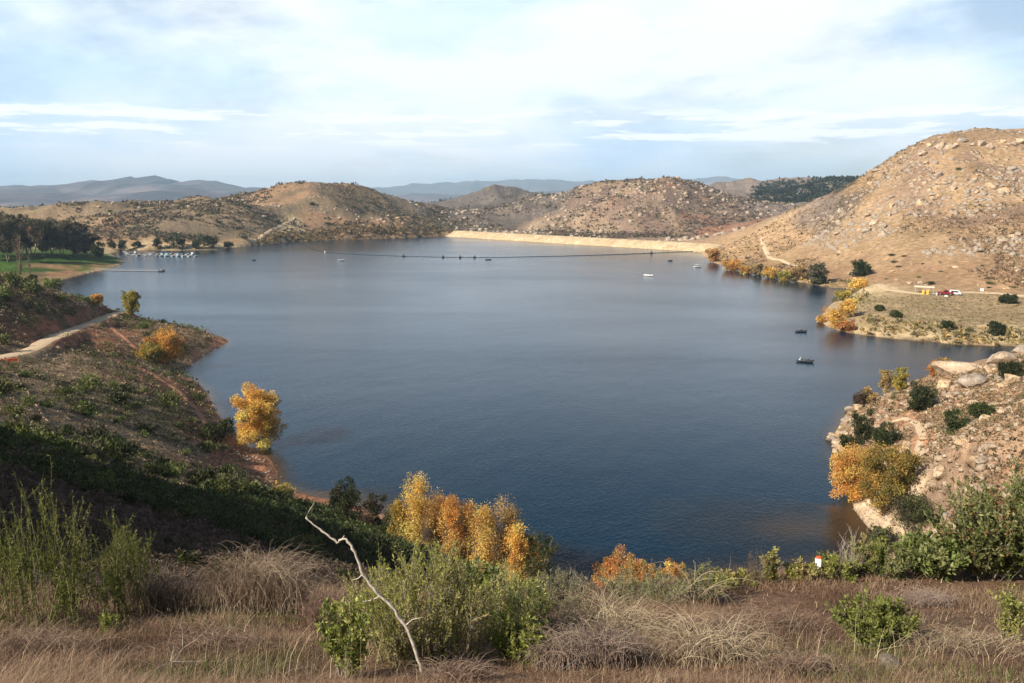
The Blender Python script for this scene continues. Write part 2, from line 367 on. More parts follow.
ch((.22,.17,.14),(780,210),(800,204),(770,200),(830,202),(740,190),(790,182),(850,182)); ch((.03,.045,.035),(830,187),(850,182),(800,193),(860,181))
ch(TAN,(850,240),(800,240),(900,220),(870,200),(900,170),(950,180),(1000,190),(1000,230),(950,230),(900,250),(830,250),(760,245),(1024,250),(960,150),(780,250),(1020,150))
ch((.40,.25,.14),(1000,270),(960,270),(900,272),(850,270),(1024,285)); ch((.30,.20,.14),(980,210),(930,190),(1010,160),(940,160),(1000,215))
ch((.36,.255,.145),(900,305),(940,310),(1000,315),(870,320),(960,325),(1024,320)); ch(PALE,(850,330),(880,334),(920,338),(960,340),(1000,342),(1024,343),(860,296))
ch((.42,.27,.14),(760,272),(800,277),(830,283),(720,258))
ch((.38,.25,.16),(1000,380),(960,420),(1000,420),(1000,470),(900,440),(950,480),(940,500),(880,430),(1010,440)); ch((.44,.24,.14),(1000,400),(1020,460),(900,420),(930,440),(870,460))
ch((.50,.38,.26),(870,525),(895,530),(860,520),(900,515),(880,518)); ch((.2,.14,.1),(930,530),(960,520))
cc_xy = np.array([(a, b) for a, b, _ in CC]); cc_c = np.array([c for _, _, c in CC])
ct2, cr2 = lp(cc_xy[:, 0], cc_xy[:, 1])
LRR = np.log(np.maximum(R2, 1.2))
jt = fbm(X2, Y2, 60, 4, 55) * .05 + fbm(T2 * 40, LRR * 40, 1.6, 3, 56) * .03; jr = fbm(X2, Y2, 60, 4, 66) * .08 + fbm(T2 * 40, LRR * 40, 1.6, 3, 57) * .05
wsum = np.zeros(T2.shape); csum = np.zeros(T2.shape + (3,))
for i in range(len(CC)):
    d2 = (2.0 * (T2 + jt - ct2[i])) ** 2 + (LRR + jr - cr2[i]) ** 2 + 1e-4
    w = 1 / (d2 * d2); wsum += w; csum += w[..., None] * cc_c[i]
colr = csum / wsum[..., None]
# exposed bank just above the water: pale or red soil
bk = np.clip(1 - SD / (2.0 + 0.006 * R2), 0, 1) * np.clip(.55 + fbm(X2, Y2, 18, 3, 91), 0, 1)
bcol = np.where((X2 < -20)[..., None] & (Y2 < 420)[..., None], np.array((.36,.18,.11)), np.array((.52,.39,.24)))
colr = colr * (1 - bk[..., None]) + bcol * bk[..., None]
colr = np.where((SD < 0)[..., None], np.array((.16,.11,.07)) , colr)
v = 1 + .35 * fbm(X2, Y2, 110, 4, 14) * np.clip(R2 / 500, 0, 1) + .25 * fbm(X2, Y2, 25, 5, 12) + .15 * fbm(X2, Y2, 3.0, 3, 13)
colr = np.clip(colr * v[..., None], 0.01, .8)
rockm = np.zeros(T2.shape)   # how stony: drives the shader's pale outcrop patches
st = np.clip((R2 - 420) / 150, 0, 1) * np.clip((Z2 - 10) / 25, 0, 1)
rockm = np.clip(st * (X2 > -120) + .45 * st * (X2 <= -120), 0, 1)
near_pt = ((X2 > 30) & (Y2 > 40) & (Y2 < 260)); rockm = np.where(near_pt, .12 * np.clip(SD / 5, 0, 1), rockm)

mt, t, b = material('hill_soil', .95, .08)
ca = N(t, 'ShaderNodeVertexColor', layer_name='Col'); rk = N(t, 'ShaderNodeAttribute', attribute_name='rock')
tc = N(t, 'ShaderNodeTexCoord'); P_ = tc.outputs['Object']
big = noise(t, P_, 0.06, 6, .6); med = noise(t, P_, 0.35, 6, .65); fine = noise(t, P_, 4.0, 6, .7); fin2 = noise(t, P_, 22.0, 4, .7)
c0 = mixc(t, 1.0, ca.outputs[0], ramp(t, med, [(.30, .55), (.5, .95), (.72, 1.4)]), 'MULTIPLY')
c0 = mixc(t, 1.0, c0, ramp(t, fine, [(.30, .6), (.5, 1.0), (.72, 1.35)]), 'MULTIPLY')
c0 = mixc(t, ramp(t, big, [(.50, 0.0), (.62, .35)]), c0, mixc(t, 1.0, ca.outputs[0], (.62, .68, .50), 'MULTIPLY'))
# outcrops of pale granite among the thatch
vr = N(t, 'ShaderNodeTexVoronoi'); vr.inputs['Scale'].default_value = 0.22; vr.inputs['Randomness'].default_value = 1
dv = N(t, 'ShaderNodeVectorMath', operation='ADD'); dn = N(t, 'ShaderNodeTexNoise'); dn.inputs['Scale'].default_value = .5; t.links.new(P_, dn.inputs['Vector'])
t.links.new(P_, dv.inputs[0]); t.links.new(dn.outputs['Color'], dv.inputs[1]); t.links.new(dv.outputs[0], vr.inputs['Vector'])
clus = noise(t, P_, 0.028, 5, .6)
rmask = mathn(t, 'MULTIPLY', ramp(t, vr.outputs['Distance'], [(.30, 1.0), (.46, 0.0)]), ramp(t, clus, [(.46, 0.0), (.58, 1.0)]))
rmask = mathn(t, 'MULTIPLY', rmask, rk.outputs['Fac'])
rcol = ramp(t, noise(t, P_, 1.2, 4), [(.3, (.42, .31, .20)), (.7, (.62, .50, .35))])
c1 = mixc(t, mathn(t, 'MULTIPLY', rmask, .75), c0, rcol)
t.links.new(c1, b.inputs['Base Color'])
hsum = mathn(t, 'ADD', mathn(t, 'MULTIPLY', fine, .10), mathn(t, 'ADD', mathn(t, 'MULTIPLY', med, .5), mathn(t, 'MULTIPLY', rmask, 1.6)))
hsum = mathn(t, 'ADD', hsum, mathn(t, 'MULTIPLY', fin2, .02))
bp = N(t, 'ShaderNodeBump'); bp.inputs['Strength'].default_value = .8; bp.inputs['Distance'].default_value = 1.0
t.links.new(hsum, bp.inputs['Height']); t.links.new(bp.outputs[0], b.inputs['Normal'])
MAT_SOIL = mt

nr, nt = T2.shape
V = np.stack([X2, Y2, Z2], -1).reshape(-1, 3)
V = np.vstack([V, [[0, 0, float(Z2[0].mean())]]])
ii = np.arange(nt); jj = (ii + 1) % nt
rows = np.arange(nr - 1)[:, None] * nt
F = np.stack([rows + ii, rows + nt + ii, rows + nt + jj, rows + jj], -1).reshape(-1, 4)[:, ::-1]
cf = np.stack([ii, jj, np.full(nt, nr * nt)], -1)
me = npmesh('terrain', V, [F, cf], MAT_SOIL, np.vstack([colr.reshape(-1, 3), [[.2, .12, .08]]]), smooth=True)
at = me.attributes.new('rock', 'FLOAT', 'POINT'); at.data.foreach_set('value', np.append(rockm.ravel(), 0).astype(np.float32))
terrain = tag(link('terrain', me), kind='structure')
nrm_z = me.polygons[len(me.polygons) // 2].normal.z
print('terrain', len(me.vertices), 'normal z', nrm_z)

# ------------------------------------------------------------------ lake water
mw, t, b = material('lake_water', .06, .30)
b.inputs['IOR'].default_value = 1.33
tc = N(t, 'ShaderNodeTexCoord'); P_ = tc.outputs['Object']
sh = N(t, 'ShaderNodeAttribute', attribute_name='depth')
deep = (.001, .018, .038)
body = ramp(t, sh.outputs['Fac'], [(0.0, (.075, .048, .026)), (.22, (.045, .032, .020)), (.45, (.012, .016, .020)), (.8, deep)])
t.links.new(body, b.inputs['Base Color'])
wv = mapping(t, P_, (1.0, 1.0, 1), rot=(0, 0, R(25)))
w1 = noise(t, mapping(t, wv, (1.0, .6, 1)), 1.6, 4, .6, .3); w2 = noise(t, wv, 3.2, 3, .6); w3 = noise(t, mapping(t, wv, (1, .5, 1)), .16, 3, .5)
wind = ramp(t, noise(t, mapping(t, P_, (.35, 1, 1), rot=(0, 0, R(-8))), .012, 5, .6, .5), [(.38, .6), (.62, 1.0)])
hh = mathn(t, 'ADD', mathn(t, 'MULTIPLY', w1, .075), mathn(t, 'ADD', mathn(t, 'MULTIPLY', w2, .035), mathn(t, 'MULTIPLY', w3, .12)))
bp = N(t, 'ShaderNodeBump'); bp.inputs['Distance'].default_value = 1.0
t.links.new(wind, bp.inputs['Strength']); t.links.new(hh, bp.inputs['Height']); t.links.new(bp.outputs[0], b.inputs['Normal'])
t.links.new(ramp(t, wind, [(.5, .10), (1, .17)]), b.inputs['Roughness'])
# sheet cut a little beyond the shoreline
wth = np.radians(np.arange(-52, 52, .3)); wr = np.exp(np.arange(math.log(70), math.log(1060), .012))
wT, wR = np.meshgrid(wth, wr); wX = wR * np.sin(wT); wY = wR * np.cos(wT); wS = signed_dist(wX, wY)
idx = np.arange(wT.size).reshape(wT.shape)
q = np.stack([idx[:-1, :-1], idx[:-1, 1:], idx[1:, 1:], idx[1:, :-1]], -1).reshape(-1, 4)
keep = (wS.ravel()[q].min(1) < 6.0); q = q[keep][:, ::-1]
used = np.unique(q); remap = np.full(wT.size, -1); remap[used] = np.arange(len(used))
wv_ = np.stack([wX.ravel()[used], wY.ravel()[used], np.zeros(len(used))], -1)
me = npmesh('water', wv_, remap[q], mw)
cx_, cy__ = Pz(800, 530)[:2]
shallow = np.clip(-wS.ravel()[used] / 14.0, 0, 1)
dsp = np.hypot((wv_[:, 0] - cx_) / 16, (wv_[:, 1] - cy__) / 10)
shallow = np.minimum(shallow, np.clip(.22 + dsp * .35 + .15 * fbm(wv_[:, 0], wv_[:, 1], 8, 3, 4), 0, 1))
lim = np.where(wR.ravel()[used] < 130, shallow, np.clip(-wS.ravel()[used] / 5.0, 0, 1))
at = me.attributes.new('depth', 'FLOAT', 'POINT'); at.data.foreach_set('value', lim.astype(np.float32))
water = tag(link('water', me), kind='structure')
print('water nz', me.polygons[0].normal.z)

# ------------------------------------------------------------------ dam
def sweep(name, pts, prof, mat, closed_ends=True):
    """profile (offset across, z) swept along ground polyline pts (x,y)"""
    pts = np.array(pts, float); tan = np.gradient(pts, axis=0); tan /= np.linalg.norm(tan, axis=1)[:, None]; nrm = np.stack([-tan[:, 1], tan[:, 0]], -1)
    k = len(prof); V = []
    for p, nn in zip(pts, nrm):
        for o_, z in prof: V.append((p[0] + nn[0] * o_, p[1] + nn[1] * o_, z))
    F = [(i * k + j, i * k + (j + 1) % k, (i + 1) * k + (j + 1) % k, (i + 1) * k + j) for i in range(len(pts) - 1) for j in range(k)]
    n0 = (len(pts) - 1) * k; me = npmesh(name, np.array(V), [np.array(F), np.array([list(range(k))[::-1], [n0 + i for i in range(k)]])], mat); return me
md, t, b = material('dam_stone', .9, .1)
tc = N(t, 'ShaderNodeTexCoord'); P_ = tc.outputs['Object']
c = mixc(t, 1.0, ramp(t, noise(t, P_, .12, 7, .75), [(.32, (.42, .30, .16)), (.5, (.58, .44, .26)), (.68, (.72, .60, .42))]), ramp(t, noise(t, P_, 2.5, 3, .7), [(.3, .8), (.7, 1.1)]), 'MULTIPLY')
t.links.new(c, b.inputs['Base Color'])
dl, dr = Pz(446, 236.3)[:2], Pz(712, 252.6)[:2]
dpts = [dl + (dr - dl) * s for s in np.linspace(0, 1, 40)]
dn_ = np.array([-(dr - dl)[1], (dr - dl)[0]]); dn_ /= np.linalg.norm(dn_)
side = 1 if dn_[1] > 0 else -1
prof = [(-3 * side, -2), (0, 0.2), (13 * side, 6.6), (20 * side, 6.6), (34 * side, -3)]
dam = tag(link('dam', sweep('dam', dpts, prof, md)), 'long pale stone embankment dam closing the far end of the lake', 'dam')
# ------------------------------------------------------------------ far mountains
mm, t, b = material('mountain_scrub_hazed', 1, .0)
tc = N(t, 'ShaderNodeTexCoord'); P_ = tc.outputs['Object']
t.links.new(ramp(t, noise(t, P_, .0022, 7, .65), [(.32, (.05, .06, .075)), (.5, (.10, .09, .11)), (.68, (.22, .17, .17))]), b.inputs['Base Color'])  # scrub tones shifted to blue, so some distance haze is in the colour
def range_(name, sil, Y, depth, seed, label):
    pxs = np.arange(sil[0][0], sil[-1][0] + .1, 1.2); ys = np.interp(pxs, [a for a, _ in sil], [b for _, b in sil])
    ys = 188 + (ys - 188) * 1.4 if seed == 3 else ys
    ys = ys + fbm(pxs, pxs * 0 + seed, 34, 5, seed, .6) * 4.0 - 1.0
    us = np.linspace(-1, 1, 45); V = []
    for px, py in zip(pxs, ys):
        for u in us:
            Yu = Y + u * depth; c = PY(px, py, Y); x = (px - 512) / FPX * Yu / 1.0
            prof = max(0, 1 - abs(u)) ** .85
            V.append((c[0] + (px - 512) / FPX * u * depth * .2, Yu, prof * (c[2] + 30) - 30))
    V = np.array(V); k = len(us)
    g = 1 - np.abs(fbm(V[:, 0], V[:, 1], 1500, 5, seed)) * 2
    gate = np.tile(np.clip((1 - np.abs(us)) * np.abs(us) * 4, 0, 1), len(pxs))
    V[:, 2] += g * gate * np.tile(np.abs(us), len(pxs)) * 110 * (Y / 9000) + fbm(V[:, 0], V[:, 1], 300, 3, seed + 5) * 8 * (Y / 9000)
    i = np.arange(len(pxs) - 1)[:, None] * k; j = np.arange(k - 1)
    F = np.stack([i + j, i + k + j, i + k + j + 1, i + j + 1], -1).reshape(-1, 4)
    o = link(name, npmesh(name, V, F, mm, smooth=True)); tag(o, kind='structure'); return o
range_('mountain_range', [(-160,192),(-80,188),(-20,188),(0,187),(20,186.5),(40,187),(60,186),(75,186.5),(90,183),(103,184),(112,186),(121,182.5),(130,180.5),(140,183),(147,182),(155,179.6),(163,181.5),(170,182),(176,185),(190,183.5),(200,183.5),(215,185),(230,186),(250,188),(290,191),(340,194)], 8200, 2600, 3, '')
range_('mountain_range', [(-100,196),(0,194),(40,192),(60,193.5),(90,197),(120,200),(160,194),(175,189.5),(190,189),(205,192),(240,197)], 5600, 1300, 9, '')
range_('mountain_range', [(340,193),(385,187.5),(420,184.5),(445,182),(470,183.5),(500,182.5),(520,181),(560,180),(590,181),(620,186),(660,184),(700,178),(725,178),(760,183),(820,184),(900,186),(1000,188)], 15000, 2200, 17, '')
range_('mountain_range', [(330,203),(370,199),(400,196),(430,194.5),(460,196),(520,194),(560,191),(600,192),(660,198)], 9500, 1800, 23, '')
# ------------------------------------------------------------------ haze: one closed box of even air
hz = bpy.data.materials.new('haze_air'); hz.use_nodes = True; t = hz.node_tree; t.nodes.clear()
pv = N(t, 'ShaderNodeVolumePrincipled'); pv.inputs['Density'].default_value = 7.6e-5; pv.inputs['Color'].default_value = (.60, .82, 1, 1); pv.inputs['Anisotropy'].default_value = 0.0
om = N(t, 'ShaderNodeOutputMaterial'); t.links.new(pv.outputs[0], om.inputs['Volume'])
zmax = max(float(o_.matrix_world.translation.z + max((v.co.z for v in o_.data.vertices), default=0)) for o_ in COL.objects if o_.type == 'MESH')
def box_mesh(name, x0, x1, y0, y1, z0, z1, mat):
    V = np.array([(x, y, z) for z in (z0, z1) for y in (y0, y1) for x in (x0, x1)]); 
    F = np.array([(0,2,3,1),(4,5,7,6),(0,1,5,4),(2,6,7,3),(0,4,6,2),(1,3,7,5)]); return npmesh(name, V, F, mat)
zmin = float(V[:, 2].min()) if False else -31.0
zlow = min(float(Z2.min()), -30.0) - 61
haze = tag(link('haze', box_mesh('haze', -18200, 18200, -18200, 18200, zlow, zmax + 20, hz)), 'pale blue haze filling the air over lake and hills', None, None, 'stuff')
print('haze', zlow, zmax)
# ------------------------------------------------------------------ foliage toolkit
def rng(s): return np.random.default_rng(s)
def unit(v): return v / np.maximum(np.linalg.norm(v, axis=-1, keepdims=True), 1e-9)
def leaves(P, D, L, W, r, droop=0.0):
    """diamond leaves: P (n,3) base, D (n,3) direction, L, W arrays"""
    n = len(P); D = unit(D); q = unit(r.normal(size=(n, 3))); S = unit(np.cross(D, q)); Nn = np.cross(S, D)
    L = np.broadcast_to(np.asarray(L, float), (n,))[:, None]; W = np.broadcast_to(np.asarray(W, float), (n,))[:, None]
    a = P; b = P + D * L * .5 + S * W * .5 + Nn * W * .12; c = P + D * L - Nn * L * droop; d = P + D * L * .5 - S * W * .5 + Nn * W * .12
    V = np.stack([a, b, c, d], 1).reshape(-1, 3); return V, np.arange(n * 4).reshape(-1, 4)
def tubes(lines, k=4):
    """lines: list of (pts (m,3), radii (m,))"""
    Vs, Fs = [], []; off = 0
    for pts, rad in lines:
        pts = np.asarray(pts, float); m = len(pts); tn = unit(np.gradient(pts, axis=0))
        ref = np.where(np.abs(tn[:, 2:3]) > .9, [[1.0, 0, 0]], [[0, 0, 1.0]]); a = unit(np.cross(tn, ref)); b_ = np.cross(tn, a)
        an = np.arange(k) * 2 * math.pi / k
        ring = pts[:, None] + np.asarray(rad)[:, None, None] * (np.cos(an)[None, :, None] * a[:, None] + np.sin(an)[None, :, None] * b_[:, None])
        Vs.append(ring.reshape(-1, 3)); i = np.arange(m - 1)[:, None] * k; j = np.arange(k); j2 = (j + 1) % k
        Fs.append(np.stack([i + j, i + j2, i + k + j2, i + k + j], -1).reshape(-1, 4) + off); off += m * k
    return np.vstack(Vs), np.vstack(Fs)
def curve(p0, d0, length, n, r, bend=.3, up=0.0):
    p = [np.array(p0, float)]; d = unit(np.array(d0, float)); s = length / n
    for _ in range(n):
        d = unit(d + r.normal(size=3) * bend / n ** .5 + np.array([0, 0, up]) / n); p.append(p[-1] + d * s)
    return np.array(p)
def leafmat(name, trans=.35, rough=.6):
    m, t, b = material(name, rough, .25)
    ca = N(t, 'ShaderNodeVertexColor', layer_name='Col'); oi = N(t, 'ShaderNodeObjectInfo')
    hsv = N(t, 'ShaderNodeHueSaturation'); t.links.new(ca.outputs[0], hsv.inputs['Color'])
    t.links.new(mathn(t, 'ADD', mathn(t, 'MULTIPLY', oi.outputs['Random'], .03), .485), hsv.inputs['Hue'])
    t.links.new(mathn(t, 'ADD', mathn(t, 'MULTIPLY', oi.outputs['Random'], .35), .82), hsv.inputs['Value'])
    t.links.new(hsv.outputs[0], b.inputs['Base Color'])
    tr = N(t, 'ShaderNodeBsdfTranslucent'); t.links.new(hsv.outputs[0], tr.inputs[0]); mx = N(t, 'ShaderNodeMixShader'); mx.inputs[0].default_value = trans
    t.links.new(b.outputs[0], mx.inputs[1]); t.links.new(tr.outputs[0], mx.inputs[2]); t.links.new(mx.outputs[0], t.nodes['Material Output'].inputs[0]); return m
M_LEAF = leafmat('leaf'); M_DRY = leafmat('dry_stalk', .2, .8)
M_BARK = flatmat('bark', (.20, .15, .11), .9, .1, 0, .4, 14); M_TWIG = flatmat('grey_twig', (.30, .26, .22), .9, .1, 0, .3, 30)
M_WHITEWOOD = flatmat('bleached_wood', (.50, .43, .35), .8, .15, 0, .35, 25)
M_GREENSTEM = flatmat('green_stem', (.16, .17, .06), .8, .2, 0, .3, 20)

def palette(r, n, cols, w=None, var=.25):
    cols = np.array(cols, float); w = None if w is None else np.array(w, float) / sum(w)
    return np.clip(cols[r.choice(len(cols), n, p=w)] * (1 + r.normal(size=(n, 1)) * var), .004, .85)
def clumps(r, nclump, nleaf, centres, crad, leaf, cols, w=None, aspect=.55, flat=.8, up=.3, var=.22):
    """leaf clumps round given centres: leaves sit in the shell of each clump"""
    ci = r.integers(0, len(centres), nleaf); dirs = unit(r.normal(size=(nleaf, 3))); rad = crad[ci] * r.random(nleaf) ** .45
    P = centres[ci] + dirs * rad[:, None] * np.array([1, 1, flat]); L = leaf * (0.6 + .8 * r.random(nleaf))
    D = dirs * .7 + r.normal(size=(nleaf, 3)) * .6 + np.array([0, 0, up]); V, F = leaves(P, D, L, L * aspect, r, .1)
    base = palette(r, len(centres), cols, w, var)[ci] * (1 + r.normal(size=(nleaf, 1)) * .16)
    return V, F, np.repeat(np.clip(base, .004, .85), 4, 0)

GREEN_D = [(.045,.060,.018),(.060,.075,.024),(.035,.050,.016),(.085,.085,.035)]
GREEN_M = [(.085,.110,.030),(.11,.125,.038),(.065,.085,.026)]
GREEN_L = [(.15,.18,.05),(.19,.20,.07),(.12,.145,.04)]
SAGE = [(.14,.13,.075),(.11,.11,.055),(.16,.13,.085),(.09,.09,.045)]
BROWN = [(.13,.09,.06),(.17,.12,.08),(.10,.075,.05)]
YEL = [(.78,.46,.12),(.82,.50,.15),(.72,.38,.09),(.62,.44,.13)]
ORG = [(.70,.34,.09),(.78,.43,.12),(.60,.29,.08),(.70,.46,.13)]
YGR = [(.40,.30,.07),(.30,.26,.065),(.50,.33,.07),(.24,.22,.06)]
RUST = [(.56,.23,.065),(.46,.19,.06),(.62,.32,.09),(.40,.24,.09)]
PALEY = [(.50,.36,.14),(.42,.30,.12),(.36,.28,.12)]
EUC = [(.11,.10,.055),(.15,.12,.075),(.085,.09,.045),(.19,.13,.085)]

def shrub_mesh(name, seed, cols, leaf=.16, n=420, flat=.75, k=11):
    r = rng(seed); c = unit(r.normal(size=(k, 3))) * (r.random((k, 1)) ** .5) * .62; c[:, 2] = np.abs(c[:, 2]) * flat + .22
    cr = .28 + .18 * r.random(k); V, F, C = clumps(r, k, n, c, cr, leaf, cols, None, .6, .8)
    V[:, 2] = np.maximum(V[:, 2], -.08); lines = []
    for i in range(5):
        d = np.array([r.normal() * .5, r.normal() * .5, 1]); lines.append((curve((0, 0, -.25), d, .8, 4, r, .3), np.linspace(.035, .012, 5)))
    Vt, Ft = tubes(lines, 4); nl = len(V)
    return npmesh(name, np.vstack([V, Vt]), [np.vstack([F, Ft + nl])], [M_LEAF, M_BARK], np.vstack([C, np.tile([.1, .07, .05], (len(Vt), 1))]), mi=[0] * len(F) + [1] * len(Ft))

def tree(name, label, cat, base, h, w, cols, seed, leaf=.22, n=5000, trunk_h=.25, stems=3, group=None, shape='round', tr=.11, pw=None, kcl=26, bark=None):
    r = rng(seed); root = link(name, None, loc=base, rz=0); tag(root, label, cat, group)
    cen = []; crs = []; lines = []
    for s in range(stems):
        a = 2 * math.pi * (s + r.random() * .5) / stems; lean = (.12 if shape == 'column' else .38) * (0 if stems == 1 else 1)
        hh = h * (.72 + .2 * r.random()); d = np.array([math.cos(a) * lean * w / h, math.sin(a) * lean * w / h, 1.0])
        st = curve((math.cos(a) * .12 * min(1, w / 4), math.sin(a) * .12 * min(1, w / 4), -.3), d, hh + .3, 8, r, .12)
        lines.append((st, np.linspace(tr, tr * .25, 9)))
        for b_ in range(7):
            f = trunk_h + (1 - trunk_h) * r.random(); q = st[min(8, int(f * 8))]; ang = r.random() * 6.28; up = .5 if shape != 'column' else 1.6
            ln = w * (.28 + .18 * r.random()) * (1.1 - .5 * f if shape != 'column' else .7)
            br = curve(q, (math.cos(ang), math.sin(ang), up), ln, 4, r, .35, .2); lines.append((br, np.linspace(tr * .35, tr * .1, 5)))
            cen += [br[-1], br[2]]; crs += [w * .10, w * .09]
    for i in range(int(kcl * (1.0 if shape == 'column' else 1.7))):
        u = unit(r.normal(size=3)); f = r.random() ** .4
        if u[2] < 0 and shape != 'column': u[:2] *= min(1.6, .85 / max(.4, math.hypot(u[0], u[1])))
        if shape == 'column':
            zf = trunk_h + (1.0 - trunk_h) * r.random(); wd = w * .42 * (math.sin(math.pi * min(1, max(.12, (zf - trunk_h) / (1.02 - trunk_h)))) ** .6) * r.random() ** .4
            c = np.array([u[0] * wd, u[1] * wd, zf * h * .97]); cr = w * (.13 + .07 * r.random())
        else:
            zc_ = (trunk_h + 1) / 2; c = np.array([u[0] * f * w * .42, u[1] * f * w * .42, h * (zc_ - .02 + u[2] * f * (1 - trunk_h) * .47)]); cr = w * (.055 + .085 * r.random())
        cen.append(c); crs.append(cr)
    cen = np.array(cen); crs = np.array(crs); keep = cen[:, 2] > h * trunk_h * .6
    cen, crs = cen[keep], crs[keep]; cen[:, 2] = np.minimum(cen[:, 2], h * .97)
    V, F, C = clumps(r, len(cen), n, cen, crs, leaf, cols, pw, .6, 1.0 if shape != 'column' else 1.5, .3)
    V[:, 2] = np.maximum(V[:, 2], .03)
    link('crown', npmesh('crown', V, F, M_LEAF, C), root)
    Vt, Ft = tubes(lines, 6); link('trunk', npmesh('trunk', Vt, Ft, bark or M_BARK, smooth=True), root); return root

# ------------------------------------------------------------------ labels of scattered things: which one, from what it stands by
LANDMARK = [('the dirt road bend',(38,342)),('the yellow tree on the left shore',(258,418)),('the red left headland tip',(215,342)),('the white truck',(953,291)),('the picnic shelter',(925,287)),
 ('the right hill summit',(950,134)),('the dam right end',(696,250)),('the dam left end',(452,232)),('the left hill summit',(320,180)),('the orange tree on the right shore',(855,480)),('the round dark tree on the right shore',(862,268)),
 ('the central hill summit',(627,176)),('the marina boats',(165,256)),('the largest pale boulder',(960,372)),('the right picture edge',(1015,220)),('the peninsula willows',(840,314)),
 ('the conical hill',(500,190)),('the rocky knob above the grove',(100,202)),('the lower dirt path bend',(200,400)),('the pale foot trail on the hill',(275,228)),('the sand spit',(880,525)),('the dark planted ridge',(830,185))]
ORD = ['nearest','second nearest','third nearest','fourth nearest','fifth nearest','sixth nearest','seventh nearest','eighth nearest','ninth nearest','tenth nearest']
ORD += ['%dth nearest' % k for k in range(11, 60)]
def name_by_place(objs, desc, pts):
    rows = {}
    for o, p in zip(objs, pts):
        px, py = project(p); lm, (lx, ly) = min(LANDMARK, key=lambda a: (a[1][0] - px) ** 2 + 2.2 * (a[1][1] - py) ** 2)
        dx, dy = px - lx, (py - ly) * 1.5
        side = ('right of' if dx > 0 else 'left of') if abs(dx) > abs(dy) else ('below' if dy > 0 else 'above')
        rows.setdefault((lm, side), []).append((dx * dx + dy * dy, o))
    for (lm, side), l in rows.items():
        l.sort(key=lambda a: a[0])
        for k, (_, o) in enumerate(l): o['label'] = '%s %s %s, %s' % (desc, side, lm, ORD[k]) if len(l) > 1 else '%s, the only one %s %s' % (desc, side, lm)

PXV, PYV = project((X2, Y2, Z2)); FRONT = (Y2 > 1)
def inpoly(px, py, poly):
    c = np.zeros(px.shape, bool); n = len(poly)
    for i in range(n):
        x1, y1 = poly[i]; x2, y2 = poly[(i + 1) % n]; c ^= ((y1 > py) != (y2 > py)) & (px < (x2 - x1) * (py - y1) / (y2 - y1 + 1e-12) + x1)
    return c
def scatter(poly, n, rlo, rhi, seed, mask=None, sdmin=1.0, bias=0.0, gap=0.0):
    """random ground places of a region of the hills; sized gap keeps neighbours apart"""
    r = rng(seed); ok = FRONT & ~TRAILM & inpoly(PXV, PYV, poly) & (R2 > rlo) & (R2 < rhi) & (SD > sdmin)
    if mask is not None: ok &= mask
    idx = np.argwhere(ok)
    if not len(idx): print('EMPTY region', poly[:2], rlo, rhi); return np.zeros((0, 3))
    w = R2[ok] ** bias; pick = idx[r.choice(len(idx), n * 3, p=w / w.sum())]
    x = X2[pick[:, 0], pick[:, 1]]; y = Y2[pick[:, 0], pick[:, 1]]; rr = np.hypot(x, y)
    x = x + r.normal(size=len(x)) * rr * .004; y = y + r.normal(size=len(x)) * rr * .006
    out = []
    for a, b_ in zip(x, y):
        if gap and any((a - p) ** 2 + (b_ - q_) ** 2 < (gap * math.hypot(a, b_)) ** 2 for p, q_ in out): continue
        out.append((a, b_))
        if len(out) >= n: break
    out = np.array(out); return np.column_stack([out, ground(out[:, 0], out[:, 1])])

LEFT = [(-60,265),(0,270),(100,290),(228,336),(185,375),(262,455),(280,492),(200,500),(100,470),(-60,450)]
LEFTLOW = [(-60,430),(100,440),(200,478),(272,480),(330,505),(440,560),(480,600),(300,590),(-60,560)]
HILLML = [(60,200),(110,192),(240,186),(320,170),(380,182),(450,204),(450,232),(380,238),(300,240),(110,250),(85,235)]
HILLC = [(440,235),(470,198),(545,186),(625,165),(715,178),(800,198),(720,245),(620,242)]
HILLR = [(715,255),(730,232),(850,174),(935,120),(1060,115),(1060,290),(900,284),(830,282)]
SHELF = [(860,296),(1060,293),(1060,340),(860,330),(840,318)]
POINT = [(850,415),(905,385),(1060,345),(1060,540),(930,545),(900,520),(850,490),(838,440)]

def stuff_clumps(name, label, pts, seed, size, cols, nl=9, w=None, leafs=.55, flat=.6, mat=None, kind='stuff', byr=False):
    r = rng(seed); n = len(pts); s = size[0] + (size[1] - size[0]) * r.random(n) ** 1.8
    if byr: s = s * np.hypot(pts[:, 0], pts[:, 1])
    ci = np.repeat(np.arange(n), nl); d = unit(r.normal(size=(n * nl, 3))); d[:, 2] = np.abs(d[:, 2])
    P = pts[ci] + d * (s[ci] * .5 * r.random(n * nl) ** .5)[:, None] * np.array([1, 1, flat * 1.3]); L = s[ci] * leafs * (.6 + .8 * r.random(n * nl))
    V, F = leaves(P, d * .6 + r.normal(size=d.shape) * .5 + [0, 0, .25], L, L * .7, r, .15)
    C = palette(r, n, cols, w, .22)[ci] * (1 + r.normal(size=(n * nl, 1)) * .15)
    o = link(name, npmesh(name, V, F, mat or M_LEAF, np.repeat(np.clip(C, .004, .8), 4, 0))); return tag(o, label, None, None, kind)

